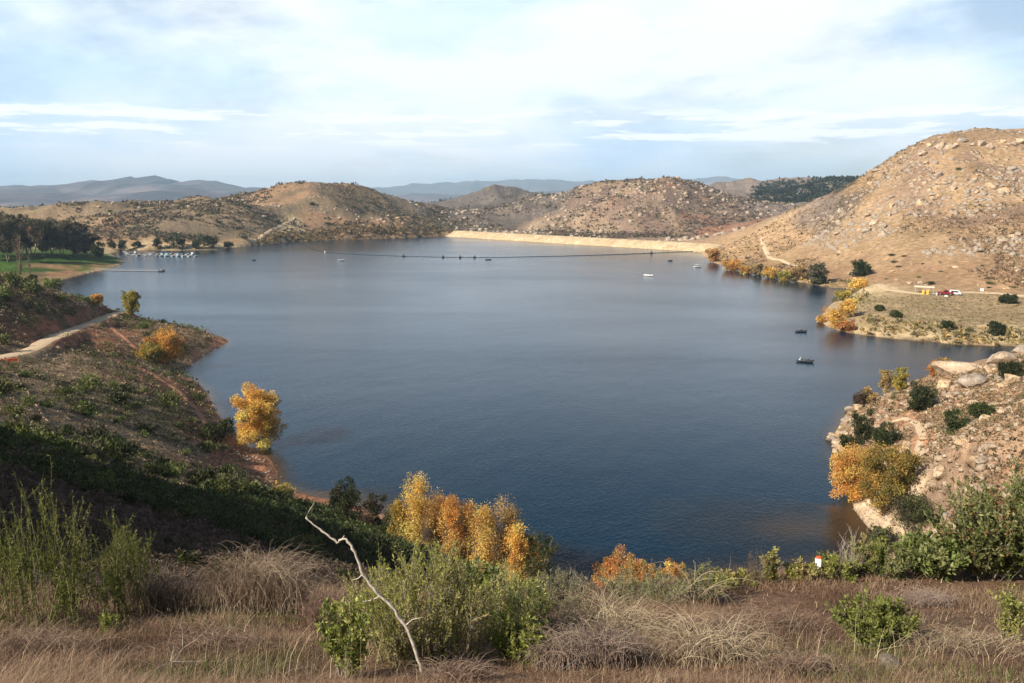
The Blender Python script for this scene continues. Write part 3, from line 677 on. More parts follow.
# ------------------------------------------------------------------ boulders
def rock_mat():
    m, t, b = material('granite', .9, .15); tc = N(t, 'ShaderNodeTexCoord'); oi = N(t, 'ShaderNodeObjectInfo'); P_ = tc.outputs['Object']
    c = ramp(t, noise(t, P_, 1.6, 6, .65), [(.30, (.26, .17, .11)), (.45, (.50, .36, .23)), (.60, (.62, .49, .34)), (.75, (.74, .63, .48))])
    c = mixc(t, ramp(t, noise(t, mapping(t, P_, (1, 1, .35)), 3.2, 6, .7), [(.50, 0.0), (.66, .75)]), c, (.16, .115, .085))
    hsv = N(t, 'ShaderNodeHueSaturation'); t.links.new(c, hsv.inputs['Color']); t.links.new(mathn(t, 'ADD', mathn(t, 'MULTIPLY', oi.outputs['Random'], .4), .72), hsv.inputs['Value'])
    t.links.new(mathn(t, 'ADD', mathn(t, 'MULTIPLY', oi.outputs['Random'], .5), .7), hsv.inputs['Saturation']); t.links.new(hsv.outputs[0], b.inputs['Base Color'])
    vr = N(t, 'ShaderNodeTexVoronoi', feature='DISTANCE_TO_EDGE'); vr.inputs['Scale'].default_value = 1.3; t.links.new(P_, vr.inputs['Vector'])
    h = mathn(t, 'ADD', mathn(t, 'MULTIPLY', ramp(t, vr.outputs[0], [(0, 0), (.06, 1)]), .25), noise(t, P_, 7, 5, .7)); bp = N(t, 'ShaderNodeBump'); bp.inputs['Strength'].default_value = .8; bp.inputs['Distance'].default_value = .25
    t.links.new(h, bp.inputs['Height']); t.links.new(bp.outputs[0], b.inputs['Normal']); return m
M_ROCK = rock_mat()
import bmesh
def rock_arrays(seed, sub=3):
    bm = bmesh.new(); bmesh.ops.create_icosphere(bm, subdivisions=sub, radius=1); V = np.array([v.co for v in bm.verts]); F = np.array([[v.index for v in f.verts] for f in bm.faces]); bm.free()
    r = rng(seed)
    for _ in range(12):                              # knock flat faces off the ball
        n = unit(r.normal(size=3)); dcut = .48 + .36 * r.random(); dd = V @ n; over = dd > dcut; V[over] -= np.outer((dd[over] - dcut) * .97, n)
    V *= 1 + .10 * fbm(V[:, 0] + V[:, 2] * 1.7 + seed, V[:, 1] - V[:, 2] + seed, .9, 3, seed)[:, None]
    V *= np.array([1.25, 1.0 + .3 * r.random(), .85 + .35 * r.random()]); return V, F
ROCKS = []
for s in range(8):
    Vr, Fr = rock_arrays(s + 40); ROCKS.append(npmesh('boulder', Vr, Fr, M_ROCK, smooth=True)); ROCKS[-1].set_sharp_from_angle(angle=R(22))
def place_rocks(pts, sizes, seed, desc, group, sink=.3, cat='boulder', ff=None):
    r = rng(seed); objs = []
    for p, s in zip(pts, sizes):
        sc = (s * (.5 + .2 * r.random()), s * (.45 + .2 * r.random()), s * (.38 + .22 * r.random()) if ff is None else s * ff)
        o = link('boulder', ROCKS[r.integers(8)], loc=(p[0], p[1], p[2] + sc[2] * (1 - 2 * sink) * .5), rz=r.random() * 6.28, scale=sc); o.rotation_euler[0] = r.normal() * .12; tag(o, None, cat, group); objs.append(o)
    name_by_place(objs, desc, pts); return objs
def rock_field(name, label, pts, sizes, seed):
    r = rng(seed); base = [rock_arrays(70 + k, 1) for k in range(6)]; Vs, Fs, off = [], [], 0
    for p, s in zip(pts, sizes):
        V, F = base[r.integers(6)]; a = r.random() * 6.28; c, s_ = math.cos(a), math.sin(a); sc = s * np.array([.5 + .2 * r.random(), .5, .38 + .2 * r.random()])
        W = V * sc; W = np.stack([W[:, 0] * c - W[:, 1] * s_, W[:, 0] * s_ + W[:, 1] * c, W[:, 2]], -1) + p; Vs.append(W); Fs.append(F + off); off += len(V)
    o = link(name, npmesh(name, np.vstack(Vs), np.vstack(Fs), M_ROCK)); return tag(o, label, None, None, 'stuff')
# ------------------------------------------------------------------ roads and trails, laid on the ground
def dirt_mat(name, c):
    m, t, b = material(name, .95, .08); tc = N(t, 'ShaderNodeTexCoord'); P_ = tc.outputs['Object']
    t.links.new(ramp(t, noise(t, P_, 1.5, 6, .7), [(.3, tuple(v * .72 for v in c)), (.7, tuple(v * 1.15 for v in c))]), b.inputs['Base Color'])
    bp = N(t, 'ShaderNodeBump'); bp.inputs['Strength'].default_value = .5; bp.inputs['Distance'].default_value = .1; t.links.new(noise(t, P_, 5, 4), bp.inputs['Height']); t.links.new(bp.outputs[0], b.inputs['Normal']); return m
D_TAN = dirt_mat('tan_dirt', (.60, .45, .29)); D_RED = dirt_mat('red_dirt', (.42, .20, .115)); D_PALE = dirt_mat('pale_dirt', (.55, .42, .27))
TRAILM = np.zeros(X2.shape, bool)
def trail(name, px, width, mat, lift=.10, seed=1, P=None):
    P = np.array([hit(*q)[:2] for q in px]) if P is None else P; L = np.append(0, np.cumsum(np.hypot(*np.diff(P, axis=0).T))); r = rng(seed)
    s = np.arange(0, L[-1], max(.5, width * .5)); q = np.stack([np.interp(s, L, P[:, 0]), np.interp(s, L, P[:, 1])], -1)
    kq = 5; ker = np.ones(kq) / kq
    if len(q) > 12:
        for a in range(2): q[kq:-kq, a] = np.convolve(q[:, a], ker, 'same')[kq:-kq]
    sel = (X2 > q[:, 0].min() - width) & (X2 < q[:, 0].max() + width) & (Y2 > q[:, 1].min() - width) & (Y2 < q[:, 1].max() + width)
    TRAILM[sel] |= np.hypot(X2[sel][:, None] - q[None, :, 0], Y2[sel][:, None] - q[None, :, 1]).min(1) < width * .7 + .5
    tn = np.gradient(q, axis=0); tn /= np.linalg.norm(tn, axis=1)[:, None] + 1e-9; nn = np.stack([-tn[:, 1], tn[:, 0]], -1)
    wv = width * (1 + .25 * fbm(s, s * 0, 8, 3, seed)); o_ = np.linspace(-.5, .5, 6); V = (q[:, None] + nn[:, None] * (o_[None, :, None] * wv[:, None, None])).reshape(-1, 2)
    lf = np.tile(np.array([-.06, 1, 1, 1, 1, -.06]) * lift, len(q)); Z = ground(V[:, 0], V[:, 1]) + lf
    i = np.arange(len(q) - 1)[:, None] * 6; j = np.arange(5); F = np.stack([i + j, i + j + 1, i + 7 + j, i + 6 + j], -1).reshape(-1, 4)
    me = npmesh(name, np.column_stack([V, Z]), F, mat, smooth=True)
    if me.polygons[0].normal.z < 0: me.flip_normals()
    return tag(link(name, me), kind='structure')
trail('dirt_road', None, 4.6, D_TAN, .16, 1, ROAD[:, :2])
trail('foot_path', [(108,320),(118,333),(130,343),(142,352)], 1.6, D_RED, .18, 2)
trail('foot_path', [(90,352),(120,362),(150,372),(165,382),(178,390),(190,402),(200,414),(208,426)], 1.5, D_RED, .18, 3)
trail('foot_path', [(17,374),(20,382),(28,391),(31,400),(39,408),(44,418),(54,426)], .34, dirt_mat('brown_dirt', (.33, .21, .13)), .15, 4)
trail('foot_path', [(252,243),(262,236),(272,230),(282,226),(293,220)], 5.0, D_PALE, .6, 5)
trail('foot_path', [(762,238),(765,248),(770,258),(790,264),(806,270)], 3.2, D_TAN, .4, 6)
trail('foot_path', [(860,284),(890,290),(920,294),(940,294),(965,292),(990,293),(1024,296),(1070,298)], 3.6, D_PALE, .3, 7)
trail('foot_path', [(905,418),(918,424),(923,434),(918,448),(923,456)], 1.1, D_TAN, .16, 8)
trail('foot_path', [(870,428),(885,424),(905,418)], 1.2, D_TAN, .16, 10)

# ------------------------------------------------------------------ trees along the water
def T(px, py, top, wpx, cols, seed, label, shape='round', leaf=None, n=None, name='willow_tree', cat='tree', trunk_h=.12, stems=4, group=None, pw=None, base=None, kcl=26):
    p = hit(px, py) if base is None else base; f = math.hypot(p[0], p[1]); dist = math.sqrt(f * f + (HC - p[2]) ** 2)
    yp = project(p)[1]; h = (yp - top) / FPX * dist * 1.02 / max(.75, math.cos(math.atan2(HC - p[2], f))); w = wpx / FPX * dist
    leaf = leaf or max(.08, dist / FPX * 1.35); n = int((n or min(15000, 30 * wpx * (yp - top) ** .9 / 10 + 500)) * 2.2); p = p.copy(); p[2] -= .1
    return tree(name, label, cat, p, h, w, cols, seed, leaf, n, trunk_h, stems, group, shape, max(.035, .010 * h), pw, kcl)
def near(px, Y): x = (px - 512) / FPX * (Y * cp + (HC - 4) * sp_); return np.array([x, Y, float(ground(x, Y))])
G1 = 'yellow willows on the near shore'
near_sh = [(417,546,482,30,YEL),(437,551,498,22,YEL),(452,552,501,20,ORG),(466,556,505,22,YEL),(484,560,511,26,YEL),(505,562,508,32,PALEY),(516,566,528,22,ORG),(529,569,540,20,ORG),(398,545,503,14,YGR)]
lab = ['tallest orange yellow willow, left end of the near shore row','slim yellow willow second from left in the near shore row','slim golden willow third from left in the near shore row','orange yellow willow in the middle of the near shore row',
 'broad gold willow just left of the pale thin willow','pale thin straw coloured willow near right end of the row','orange willow just right of the pale thin willow','low orange willow at right end of the near shore row','small yellow green willow just left of the tallest one']
for k, (a, b_, c, d, e) in enumerate(near_sh): T(a, b_, c + 3, d * 1.6, e, 100 + k, lab[k], 'column', group=G1, trunk_h=.03, stems=3, n=4800, kcl=52, base=near(a, 90 + 5 * (k % 2) - .04 * (a - 400)))
T(617,590,553,50,ORG+YEL,120,'round orange yellow willow above the grass edge, middle','round',n=6500,base=near(617,83)); T(642,592,560,34,YEL,121,'yellow green willow right of the round orange one','round',n=4500,base=near(642,82)); T(672,592,561,30,ORG,122,'small orange willow peeking over the dry tangle','round',n=3500,base=near(672,82))
T(261,447,387,50,ORG[1:]+YEL[:1],123,'lone bright golden tree on the left shore','round',n=15000,trunk_h=.06,stems=6,kcl=50)
T(133,316,292,17,YGR,124,'narrow yellow tree above the end of the dirt road','round',n=2500); T(97,305,295,12,YEL,125,'small yellow tree behind the left hill crest','round',n=900)
T(166,364,332,38,RUST,126,'wide rust orange willow in the cove of left headland','round',n=5000); T(152,362,346,26,YGR,127,'low yellowish willow left of the rust orange one','round',n=2500)
T(852,500,450,50,ORG,128,'orange cottonwood on the right shore, left half of pair','round',n=11000,trunk_h=.05,stems=5,kcl=44); T(884,512,450,54,YGR,129,'olive yellow cottonwood on the right shore, right half of pair','round',n=11000,trunk_h=.05,stems=5,kcl=44)
T(283,499,486,26,YGR,130,'low yellow bush at the water beside the red beach','round',n=1500,name='willow_shrub',cat='shrub')
small = [(886,394,371,16,PALEY,'yellow willow on the right point, left of two'),(899,391,370,16,YGR,'yellow willow on the right point, right of two'),(868,404,389,14,PALEY,'small straw coloured willow at the point shore'),(858,408,394,12,BROWN,'brownish willow at the tip of the right point'),
 (934,376,361,10,ORG,'tiny orange poplar left of the largest pale boulder'),(946,370,358,8,PALEY,'tiny pale poplar above the largest boulder'),(836,328,308,24,ORG,'orange willow at the peninsula tip, largest of its group'),(848,318,300,18,YEL,'yellow willow behind the orange one on peninsula'),
 (821,323,316,8,YEL,'tiny round yellow willow standing alone at peninsula shore'),(846,331,322,16,RUST,'low orange willow at foot of the peninsula group'),(858,290,280,18,YEL,'yellow bush on the bank above the peninsula'),(842,300,291,14,YGR,'yellow willow between peninsula and shore bank'),
 (713,262,248,13,YEL,'bright yellow willow next to the dam end'),(732,272,260,18,ORG,'wide orange willow, second along the right far shore'),(746,275,266,12,YEL,'small yellow willow, third along the right far shore'),(757,276,264,10,PALEY,'pale thin willow, fourth along the right far shore'),
 (771,280,267,17,YEL,'golden willow halfway along the right far shore'),(785,283,272,14,YGR,'olive willow left of the grey bare tree'),(800,280,266,18,PALEY,'yellow willow below the hillside trail'),(200,316,308,1,YEL,'')]
for k, (a, b_, c, d, e, l) in enumerate(small):
    if l: T(a, b_, c, d, e, 140 + k, l, 'round', n=1300, stems=3, kcl=14)
# dark evergreen shrubs and small trees one can pick out
dk = [(348,528,478,34,GREEN_D,'dark oak like tree at the near shore, left of willows'),(372,532,492,26,BROWN+GREEN_D,'grey brown half bare tree right of the dark oak'),(396,548,514,34,GREEN_D,'rounded dark bush below the yellow green willow'),(540,582,529,32,GREEN_D,'dark green tree at the right end of the willow row'),
 (818,284,264,18,SAGE,'grey green bare topped tree on the right far shore'),(818,284,273,14,GREEN_D,'black green bush under the grey tree'),(862,276,261,19,GREEN_D,'round dark tree on the bank above peninsula'),
 (884,446,424,24,GREEN_D,'dark round bush above the orange cottonwood'),(906,473,452,22,GREEN_D,'dark bush right of the olive cottonwood'),(862,443,412,22,GREEN_D,'tall dark bush behind the white shore rocks'),(920,411,384,28,GREEN_D,'large dark shrub left of the cracked boulder'),
 (955,432,412,26,GREEN_M+GREEN_D,'olive round shrub on the point, left of two'),(981,419,405,24,GREEN_M+GREEN_D,'olive flat shrub on the point, right of two'),(1012,378,364,30,GREEN_D,'dark shrub at the right edge of the point'),(848,448,436,14,GREEN_D,'small dark bush by the white shore rocks'),
 (912,524,498,44,SAGE+GREEN_M,'low sage thicket beside the sand spit'),(880,545,528,22,SAGE+GREEN_M,'small sage bush growing on the sand spit'),
 (947,329,322,12,GREEN_D,'dark round bush on the peninsula shore'),(1008,303,296,16,GREEN_D,'dark bush by the track at right edge'),(997,335,324,14,GREEN_D,'dark round bush near peninsula water line at right'),(896,317,312,11,GREEN_M,'small green bush on the peninsula meadow, right of two'),(880,311,306,9,GREEN_M,'small green bush on the peninsula meadow, left of two')]
for k, (a, b_, c, d, e, l) in enumerate(dk): T(*(a, b_), c, d, e, 170 + k, l, 'round', n=int(700 + d * 75), name='evergreen_shrub', cat='shrub' if k > 6 or k in (2, 5) else 'tree', stems=4, trunk_h=.03, kcl=20, base=near(a, (100, 97, 93, 84)[k]) if k < 4 else None)
# the grove of gum trees above the lawn
gp = [(-30,262,208,38),(-10,258,212,34),(8,262,214,30),(20,258,217,26),(33,256,216,26),(44,258,219,24),(52,254,217,24),(62,257,221,22),(70,253,219,24),(80,254,221,20),(88,256,230,16),(2,254,212,24),(27,254,215,22),(75,258,228,16)]
gl = ['outermost gum tree beyond the left edge of picture','large gum tree at the left picture edge','dense dark gum tree, first whole one in the grove','reddish brown gum tree, second in the grove','grey gum tree in the left half of the grove','slim gum tree over the lawn shadow','tall dark gum tree in the middle of grove','gum tree with a pale trunk above the lawn','broad gum tree at the right half of grove','right hand gum tree bordering the rocky hill','low dark gum tree at the right end of grove','back row gum tree at the left side','back row gum tree at the middle','small gum tree in front of the right half']
for k, (a, b_, c, d) in enumerate(gp):
    T(a, b_, c + 5, d, EUC, 200 + k, gl[k], 'round', leaf=1.1, n=4200, name='gum_tree', trunk_h=.26, stems=3, group='gum trees above the lawn', kcl=18)
sm = [(112,250,240,8),(122,250,241,9),(158,249,236,9),(173,249,234,14),(181,249,238,8),(206,248,234,14),(214,248,236,12),(228,248,242,12),(137,248,242,8),(196,249,240,7),(95,262,246,9),(100,258,243,9)]
o_ = []; pp = []
for k, (a, b_, c, d) in enumerate(sm):
    o = T(a, b_, c, d, GREEN_D, 230 + k, 'x', 'round', leaf=1.1, n=420, name='shore_tree', trunk_h=.15, stems=2, group='dark trees along the marina shore', kcl=9); o_.append(o); pp.append(hit(a, b_))
name_by_place(o_, 'dark shore tree', pp)
T(21,275,238,14,PALEY,250,'leafless pale tree standing on the near lawn edge','column',leaf=.5,n=160,name='bare_tree',trunk_h=.1,stems=5)
T(30,274,252,9,SAGE,251,'small bare tree right of the pale leafless one','column',leaf=.5,n=120,name='bare_tree',trunk_h=.1,stems=3)

# ------------------------------------------------------------------ scattered shrubs, one object each
SHM = {k: [shrub_mesh('shrub', 300 + i * 7 + j, cols, n=nn) for j in range(4)] for i, (k, cols, nn) in enumerate((('dark', GREEN_D + GREEN_M, 520), ('green', GREEN_L, 620), ('sage', SAGE, 420), ('brown', BROWN, 420)))}
def shrubs(pts, sizes, kinds, seed, desc, group, squash=(.55, .9)):
    r = rng(seed); by = {}
    for p, s in zip(pts, sizes):
        k = kinds[r.integers(len(kinds))]; o = link('shrub', SHM[k][r.integers(4)], loc=(p[0], p[1], p[2] - .05 * s), rz=r.random() * 6.28, scale=(s * .6, s * .6, s * .6 * (squash[0] + (squash[1] - squash[0]) * r.random())))
        tag(o, None, 'shrub', group); by.setdefault(k, []).append((o, p))
    for k, l in by.items(): name_by_place([a for a, _ in l], {'dark': 'dark green', 'green': 'bright green', 'sage': 'grey sage', 'brown': 'brown dry'}[k] + ' ' + desc, [b for _, b in l])
r = rng(5)
gm = fbm(X2, Y2, 30, 3, 88) > -.12
pts = scatter(LEFT, 125, 85, 320, 11, gm, 2, 0.1, .016); shrubs(pts, (2.0 + 3.6 * r.random(len(pts)) ** 1.5) * np.clip(np.hypot(pts[:, 0], pts[:, 1]) / 170, .8, 1.3), ['dark','green','green','sage'], 12, 'shrub', 'shrubs on the sunlit left slope', (.9, 1.4))
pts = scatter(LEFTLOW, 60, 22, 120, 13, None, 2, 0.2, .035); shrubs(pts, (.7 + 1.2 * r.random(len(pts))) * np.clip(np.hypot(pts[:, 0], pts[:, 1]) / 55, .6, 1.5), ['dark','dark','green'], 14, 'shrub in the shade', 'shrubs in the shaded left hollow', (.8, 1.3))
pts = scatter(HILLML, 40, 650, 1300, 15, None, 4, 0, .012); shrubs(pts, 5 + 5 * r.random(len(pts)), ['dark','sage'], 16, 'shrub', 'shrubs on the left middle hill')
pts = scatter(HILLR, 45, 360, 640, 17, (Z2 < 75), 4, -1, .012); shrubs(pts, 2.2 + 3.5 * r.random(len(pts)) ** 2, ['green','sage','dark'], 18, 'shrub', 'shrubs on the right hillside', (.4, .7))
pts = scatter(POINT, 25, 85, 220, 19, None, 2, 0, .03); shrubs(pts, .9 + 1.5 * r.random(len(pts)), ['green','sage','dark'], 20, 'shrub', 'shrubs on the right point', (.4, .7))
cm = fbm(X2, Y2, 70, 4, 71) > .03
cmr = (fbm(X2, Y2, 60, 4, 72) > .02) & (X2 / np.maximum(Y2, 1) > .40 + .12 * fbm(X2, Y2, 80, 3, 79))
vegR = fbm(X2, Y2, 55, 4, 172) > .0; vegM = fbm(X2, Y2, 90, 4, 173) > -.22; vegC = fbm(X2, Y2, 110, 4, 174) > .0
# ground cover too dense to count
pts = scatter(LEFT, 15000, 80, 330, 31, None, .8, 0); stuff_clumps('ground_cover', 'low brown and olive scrub matting the left slope', pts, 32, (.002, .0065), BROWN[:1] + [(.36,.27,.17),(.28,.21,.13),(.42,.32,.20),(.22,.17,.09),(.17,.15,.07)], 9, leafs=.34, flat=.5, byr=True)
m2 = fbm(X2, Y2, 22, 3, 98) > -.05
pts = scatter(LEFT, 1900, 70, 330, 131, m2, .8, 0); stuff_clumps('ground_cover', 'patches of green chaparral between shrubs on the left slope', pts, 132, (.006, .014), GREEN_M + GREEN_L + GREEN_D + SAGE, 34, leafs=.15, flat=.75, byr=True)
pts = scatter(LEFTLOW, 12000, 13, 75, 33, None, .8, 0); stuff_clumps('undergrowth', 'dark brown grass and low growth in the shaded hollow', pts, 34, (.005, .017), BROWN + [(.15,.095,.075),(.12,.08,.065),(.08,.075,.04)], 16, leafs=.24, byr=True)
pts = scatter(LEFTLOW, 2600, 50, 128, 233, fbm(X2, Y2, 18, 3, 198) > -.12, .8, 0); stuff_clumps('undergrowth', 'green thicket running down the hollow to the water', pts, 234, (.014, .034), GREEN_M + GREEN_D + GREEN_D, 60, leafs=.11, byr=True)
pts = scatter(HILLML, 7500, 640, 1350, 35, vegM, 3, 0); stuff_clumps('chaparral', 'brown and olive chaparral covering the left middle hill', pts, 36, (1.5, 5.5), SAGE + BROWN + [(.22,.17,.11),(.19,.14,.09)], 7, flat=.4)
pts = scatter(HILLC, 6500, 850, 1900, 37, vegC, 3, 0); stuff_clumps('chaparral', 'sparse burnt brush on the central hill', pts, 38, (2, 6), SAGE + BROWN + [(.24,.17,.13),(.30,.21,.14)], 6, flat=.35)
pts = scatter(HILLR, 5500, 360, 760, 39, vegR, 2, -.5); stuff_clumps('dry_scrub', 'dry tan and sage brush on the right hillside', pts, 40, (.6, 2.4), SAGE[:1] + [(.34,.23,.13),(.40,.28,.16),(.28,.19,.12),(.44,.31,.18)], 6, flat=.4)
pts = scatter(SHELF, 3500, 270, 420, 41, None, 1, 0); stuff_clumps('dry_scrub', 'short dry tufts on the peninsula meadow', pts, 42, (.3, 1.0), [(.34,.26,.14),(.26,.21,.12),(.20,.17,.08)], 5, flat=.4)
pts = scatter(POINT, 11000, 38, 230, 43, None, .8, 0); stuff_clumps('dry_scrub', 'dry grass tufts between the rocks of the right point', pts, 44, (.25, .9), [(.34,.23,.14),(.26,.18,.11),(.17,.14,.07),(.40,.28,.17)], 7, flat=.5)
# fringe of brush along the far waterline
fr = (SD < 14) & (SD > .5)
pts = scatter([(150,225),(460,228),(460,245),(300,248),(150,260)], 1500, 680, 1100, 45, (SD < 22) & (SD > 3) & (X2 > -260), .5, 0); stuff_clumps('shore_brush', 'dry reeds and brush along the far left shoreline', pts, 46, (1.5, 4.5), [(.30,.22,.10),(.2,.15,.08),(.10,.09,.045),(.36,.24,.10)], 7, flat=.7)
pts = scatter([(690,245),(860,270),(870,345),(1060,350),(1060,330),(820,300)], 900, 250, 720, 47, fr, .5, 0); stuff_clumps('shore_brush', 'yellowing reeds along the right far shoreline', pts, 48, (.8, 2.6), [(.36,.26,.11),(.25,.2,.1),(.14,.13,.06),(.42,.28,.10)], 7, flat=.7)
pts = scatter([(760,183),(860,175),(870,180),(800,205),(755,203)], 2500, 1500, 2300, 49, None, 1, 0); stuff_clumps('orchard', 'dark rows of planted trees on the far right ridge', pts, 50, (6, 11), [(.022,.034,.022),(.03,.042,.024)], 6, flat=.5)
pts = scatter([(-40,203),(90,203),(90,222),(-40,222)], 1500, 1600, 5000, 51, None, 1, 0); stuff_clumps('wood', 'far dark woods in the valley behind the grove', pts, 52, (14, 30), [(.03,.045,.03)], 12, leafs=.35, flat=.4)
pts = scatter([(350,190),(700,190),(700,212),(350,212)], 900, 2400, 12000, 53, None, 1, 0); stuff_clumps('wood', 'scattered far woods and orchards in the hazy valley', pts, 54, (24, 60), [(.04,.055,.04),(.09,.085,.06)], 8, leafs=.3, flat=.2)

# ------------------------------------------------------------------ boulders
BS = .8
big = [(958,372,34),(975,384,24),(944,388,18),(930,405,34),(948,398,14),(1000,362,22),(1020,352,16),(1012,383,20),(990,372,14),(940,474,16),(934,486,12),(998,405,8),(962,443,12),(995,448,10),(925,440,9),(982,460,10),(1015,475,12),(893,524,9),(975,425,8),(958,395,9),(969,358,10),(935,448,8)]
bl = ['largest pale rounded boulder on the right point','boulder leaning on the right side of the largest','low boulder left below the largest one','big cracked boulder with an orange face','small block on top of the cracked boulder','pale boulder near the crest of the point, right','boulder at the right edge on the crest','broad boulder below the right crest boulders','small boulder between largest and crest boulders','flat boulder in the bend of the foot path','second flat boulder below the path bend','small white boulder right of the olive shrubs','egg shaped boulder above the path bend','pale boulder right of the egg shaped one','small boulder left of the foot path','low boulder right of the path bend','boulder at the lower right of the point','single pale boulder lying on the sand spit','small boulder between the two olive shrubs','small boulder right of the cracked one','round boulder on the skyline beside the largest','small boulder touching the foot path']
for k, (a, b_, w) in enumerate(big):
    p = hit(a, b_); s = BS * w / FPX * math.hypot(p[0], p[1], HC - p[2]); o = place_rocks([p], [s * 1.0], 500 + k, 'x', 'boulders on the right point', .25, ff=.4 if k == 17 else .48)[0]; o['label'] = bl[k]
r = rng(6)
pts = np.array([hit(a + r.normal() * 1.2, b_ + r.normal() * 1.5) for a, b_ in [(832,433),(835,438),(838,443),(834,445),(840,448),(843,453),(836,452),(846,458),(840,426),(846,420),(852,412),(858,408),(841,462),(850,464),(830,440),(862,404)]])
place_rocks(pts, .9 + 1.6 * r.random(len(pts)), 60, 'bleached white shore rock', 'white rocks on the point shore', .2)
pts = scatter(POINT, 110, 85, 230, 61, None, 1, 0, .008); place_rocks(pts, .5 + 1.8 * r.random(len(pts)) ** 2.5, 62, 'tan boulder', 'boulders on the right point')
pts = scatter(HILLR, 90, 380, 700, 63, (rockm > .3) & cmr, 4, 0, .006); place_rocks(pts, 2.0 + 4.5 * r.random(len(pts)) ** 2, 64, 'pale granite boulder', 'boulders on the right hillside')
pts = scatter([(780,235),(880,240),(1060,240),(1060,290),(860,284)], 35, 340, 560, 65, None, 4, 0, .006); place_rocks(pts, 1.0 + 2.4 * r.random(len(pts)) ** 2, 66, 'low pale boulder', 'boulders at the foot of the right hill')
pts = scatter(HILLML, 30, 700, 1300, 67, (Z2 > 18), 4, 0, .006); place_rocks(pts, 3 + 4 * r.random(len(pts)) ** 2, 68, 'far pale boulder', 'boulders on the left middle hill')
pts = scatter(HILLR, 2600, 360, 760, 73, cmr & (rockm > .15), 4, 0); rock_field('rubble', 'pale granite rubble strewn in bands over the right hillside', pts, 1.1 * (.6 + 3.6 * rng(74).random(len(pts)) ** 4), 75)
pts = scatter(POINT, 2800, 38, 240, 76, fbm(X2, Y2, 12, 3, 176) > -.1, .5, 0); rock_field('rubble', 'small pale stones scattered on the right point', pts, .2 + 1.3 * rng(77).random(len(pts)) ** 3.5, 78)
pts = scatter(HILLC, 1500, 850, 1500, 79, cm, 4, 0); rock_field('rubble', 'pale rock outcrops across the central hill', pts, 2 + 7 * rng(80).random(len(pts)) ** 3, 81)
pts = scatter(HILLML, 700, 640, 1300, 82, cm & (Z2 > 12), 4, 0); rock_field('rubble', 'pale stones scattered over the left middle hill', pts, 1.5 + 5 * rng(83).random(len(pts)) ** 3, 84)
pts = scatter([(848,505),(914,505),(914,555),(848,535),(840,520)], 260, 70, 150, 85, None, .1, 0); rock_field('shore_stones', 'pebbles on the sand spit', pts, .15 + .3 * rng(86).random(len(pts)), 87)
pts = scatter([(195,430),(240,440),(275,470),(300,495),(250,485),(215,470)], 220, 90, 190, 88, (SD < 9), .1, 0); rock_field('shore_stones', 'reddish stones on the left beach', pts, .2 + .6 * rng(89).random(len(pts)) ** 2, 90)

pts = []
rq = rng(96)
for s_ in rq.random(1400):
    f_ = rq.random(); q_ = dl + (dr - dl) * s_ + dn_ * side * (13 * f_); pts.append((q_[0], q_[1], .2 + 6.4 * f_ - .1))
rock_field('riprap', 'pale broken rock facing on the water side of the dam', np.array(pts), .4 + 1.1 * rng(97).random(1400) ** 2, 98)

rc = rng(111); pts = np.array([PY(a_, 0, 640) for a_ in (905,918,930,941,948,957,966,975,986,997,1008,1019,1030)]); pp_ = []
for a_ in (888,901,914,922,931,938,944,951,957,966,975,984,993,1003,1012,1020,1031): pp_.append(hit(a_ + rc.normal() * 2, 141 + 8 * rc.random() + max(0, 940 - a_) * .32))
place_rocks(pp_, 3.5 + 4.5 * rc.random(len(pp_)), 112, 'ochre crest outcrop rock', 'rocks along the crest of the right hill', .3)
# ------------------------------------------------------------------ near grass on the knoll
def fg_pts(n, seed, rlo=3.2, rhi=17, tlim=40, p=1.0):
    r = rng(seed); t = R(tlim) * (r.random(n) * 2 - 1); u = r.random(n); rr = rlo * (rhi / rlo) ** (u ** p); x = rr * np.sin(t); y = rr * np.cos(t); return np.column_stack([x, y, ground(x, y)]), rr
def blades(P, h, w, lean, r, cols, k=3):
    n = len(P); az = r.random(n) * 6.283; D = np.stack([np.cos(az), np.sin(az), 0 * az], -1); S = np.stack([-np.sin(az + r.normal(size=n)), np.cos(az), 0 * az], -1); S = unit(S)
    lv = np.linspace(0, 1, k + 1); V = []
    for t_ in lv:
        c = P + D * (lean * t_ * t_)[:, None] + np.array([0, 0, 1]) * (h * t_ * (1 - .25 * t_ * np.clip(lean / h, 0, 1)))[:, None]; ww = (w * (1 - t_ * .85))[:, None] * .5
        V += [c - S * ww, c + S * ww]
    V = np.stack(V, 1).reshape(-1, 3); b_ = np.arange(n)[:, None] * (2 * k + 2)
    F = np.concatenate([b_ + np.array([2 * i, 2 * i + 1, 2 * i + 3, 2 * i + 2]) for i in range(k)]); return V, F, np.repeat(cols, 2 * k + 2, 0)
def grass(name, label, n, seed, hlo, hhi, cols, w=None, p=1.0, mask=None, rhi=17, lean=.5, rlo=3.2, wid=.0009):
    P, rr = fg_pts(n, seed, rlo, rhi, p=p); r = rng(seed + 1)
    if mask is not None: k = mask(P); P, rr = P[k], rr[k]
    n = len(P); cl = np.clip(.55 + 1.5 * fbm(P[:, 0], P[:, 1], 1.4, 4, seed), .08, 1.5); h = (hlo + (hhi - hlo) * r.random(n) ** 1.6) * cl
    pat = fbm(P[:, 0], P[:, 1], 2.2, 4, seed + 3); ci = np.clip(((pat + .5) * len(cols) + r.normal(size=n) * .9).astype(int), 0, len(cols) - 1)
    C = np.array(cols)[ci] * (1 + r.normal(size=(n, 1)) * .22); V, F, C = blades(P, h, wid * rr * (.7 + .6 * r.random(n)), h * lean * r.random(n) * 1.6, r, np.clip(C, .01, .8))
    return tag(link(name, npmesh(name, V, F, M_DRY, C)), label, None, None, 'stuff')
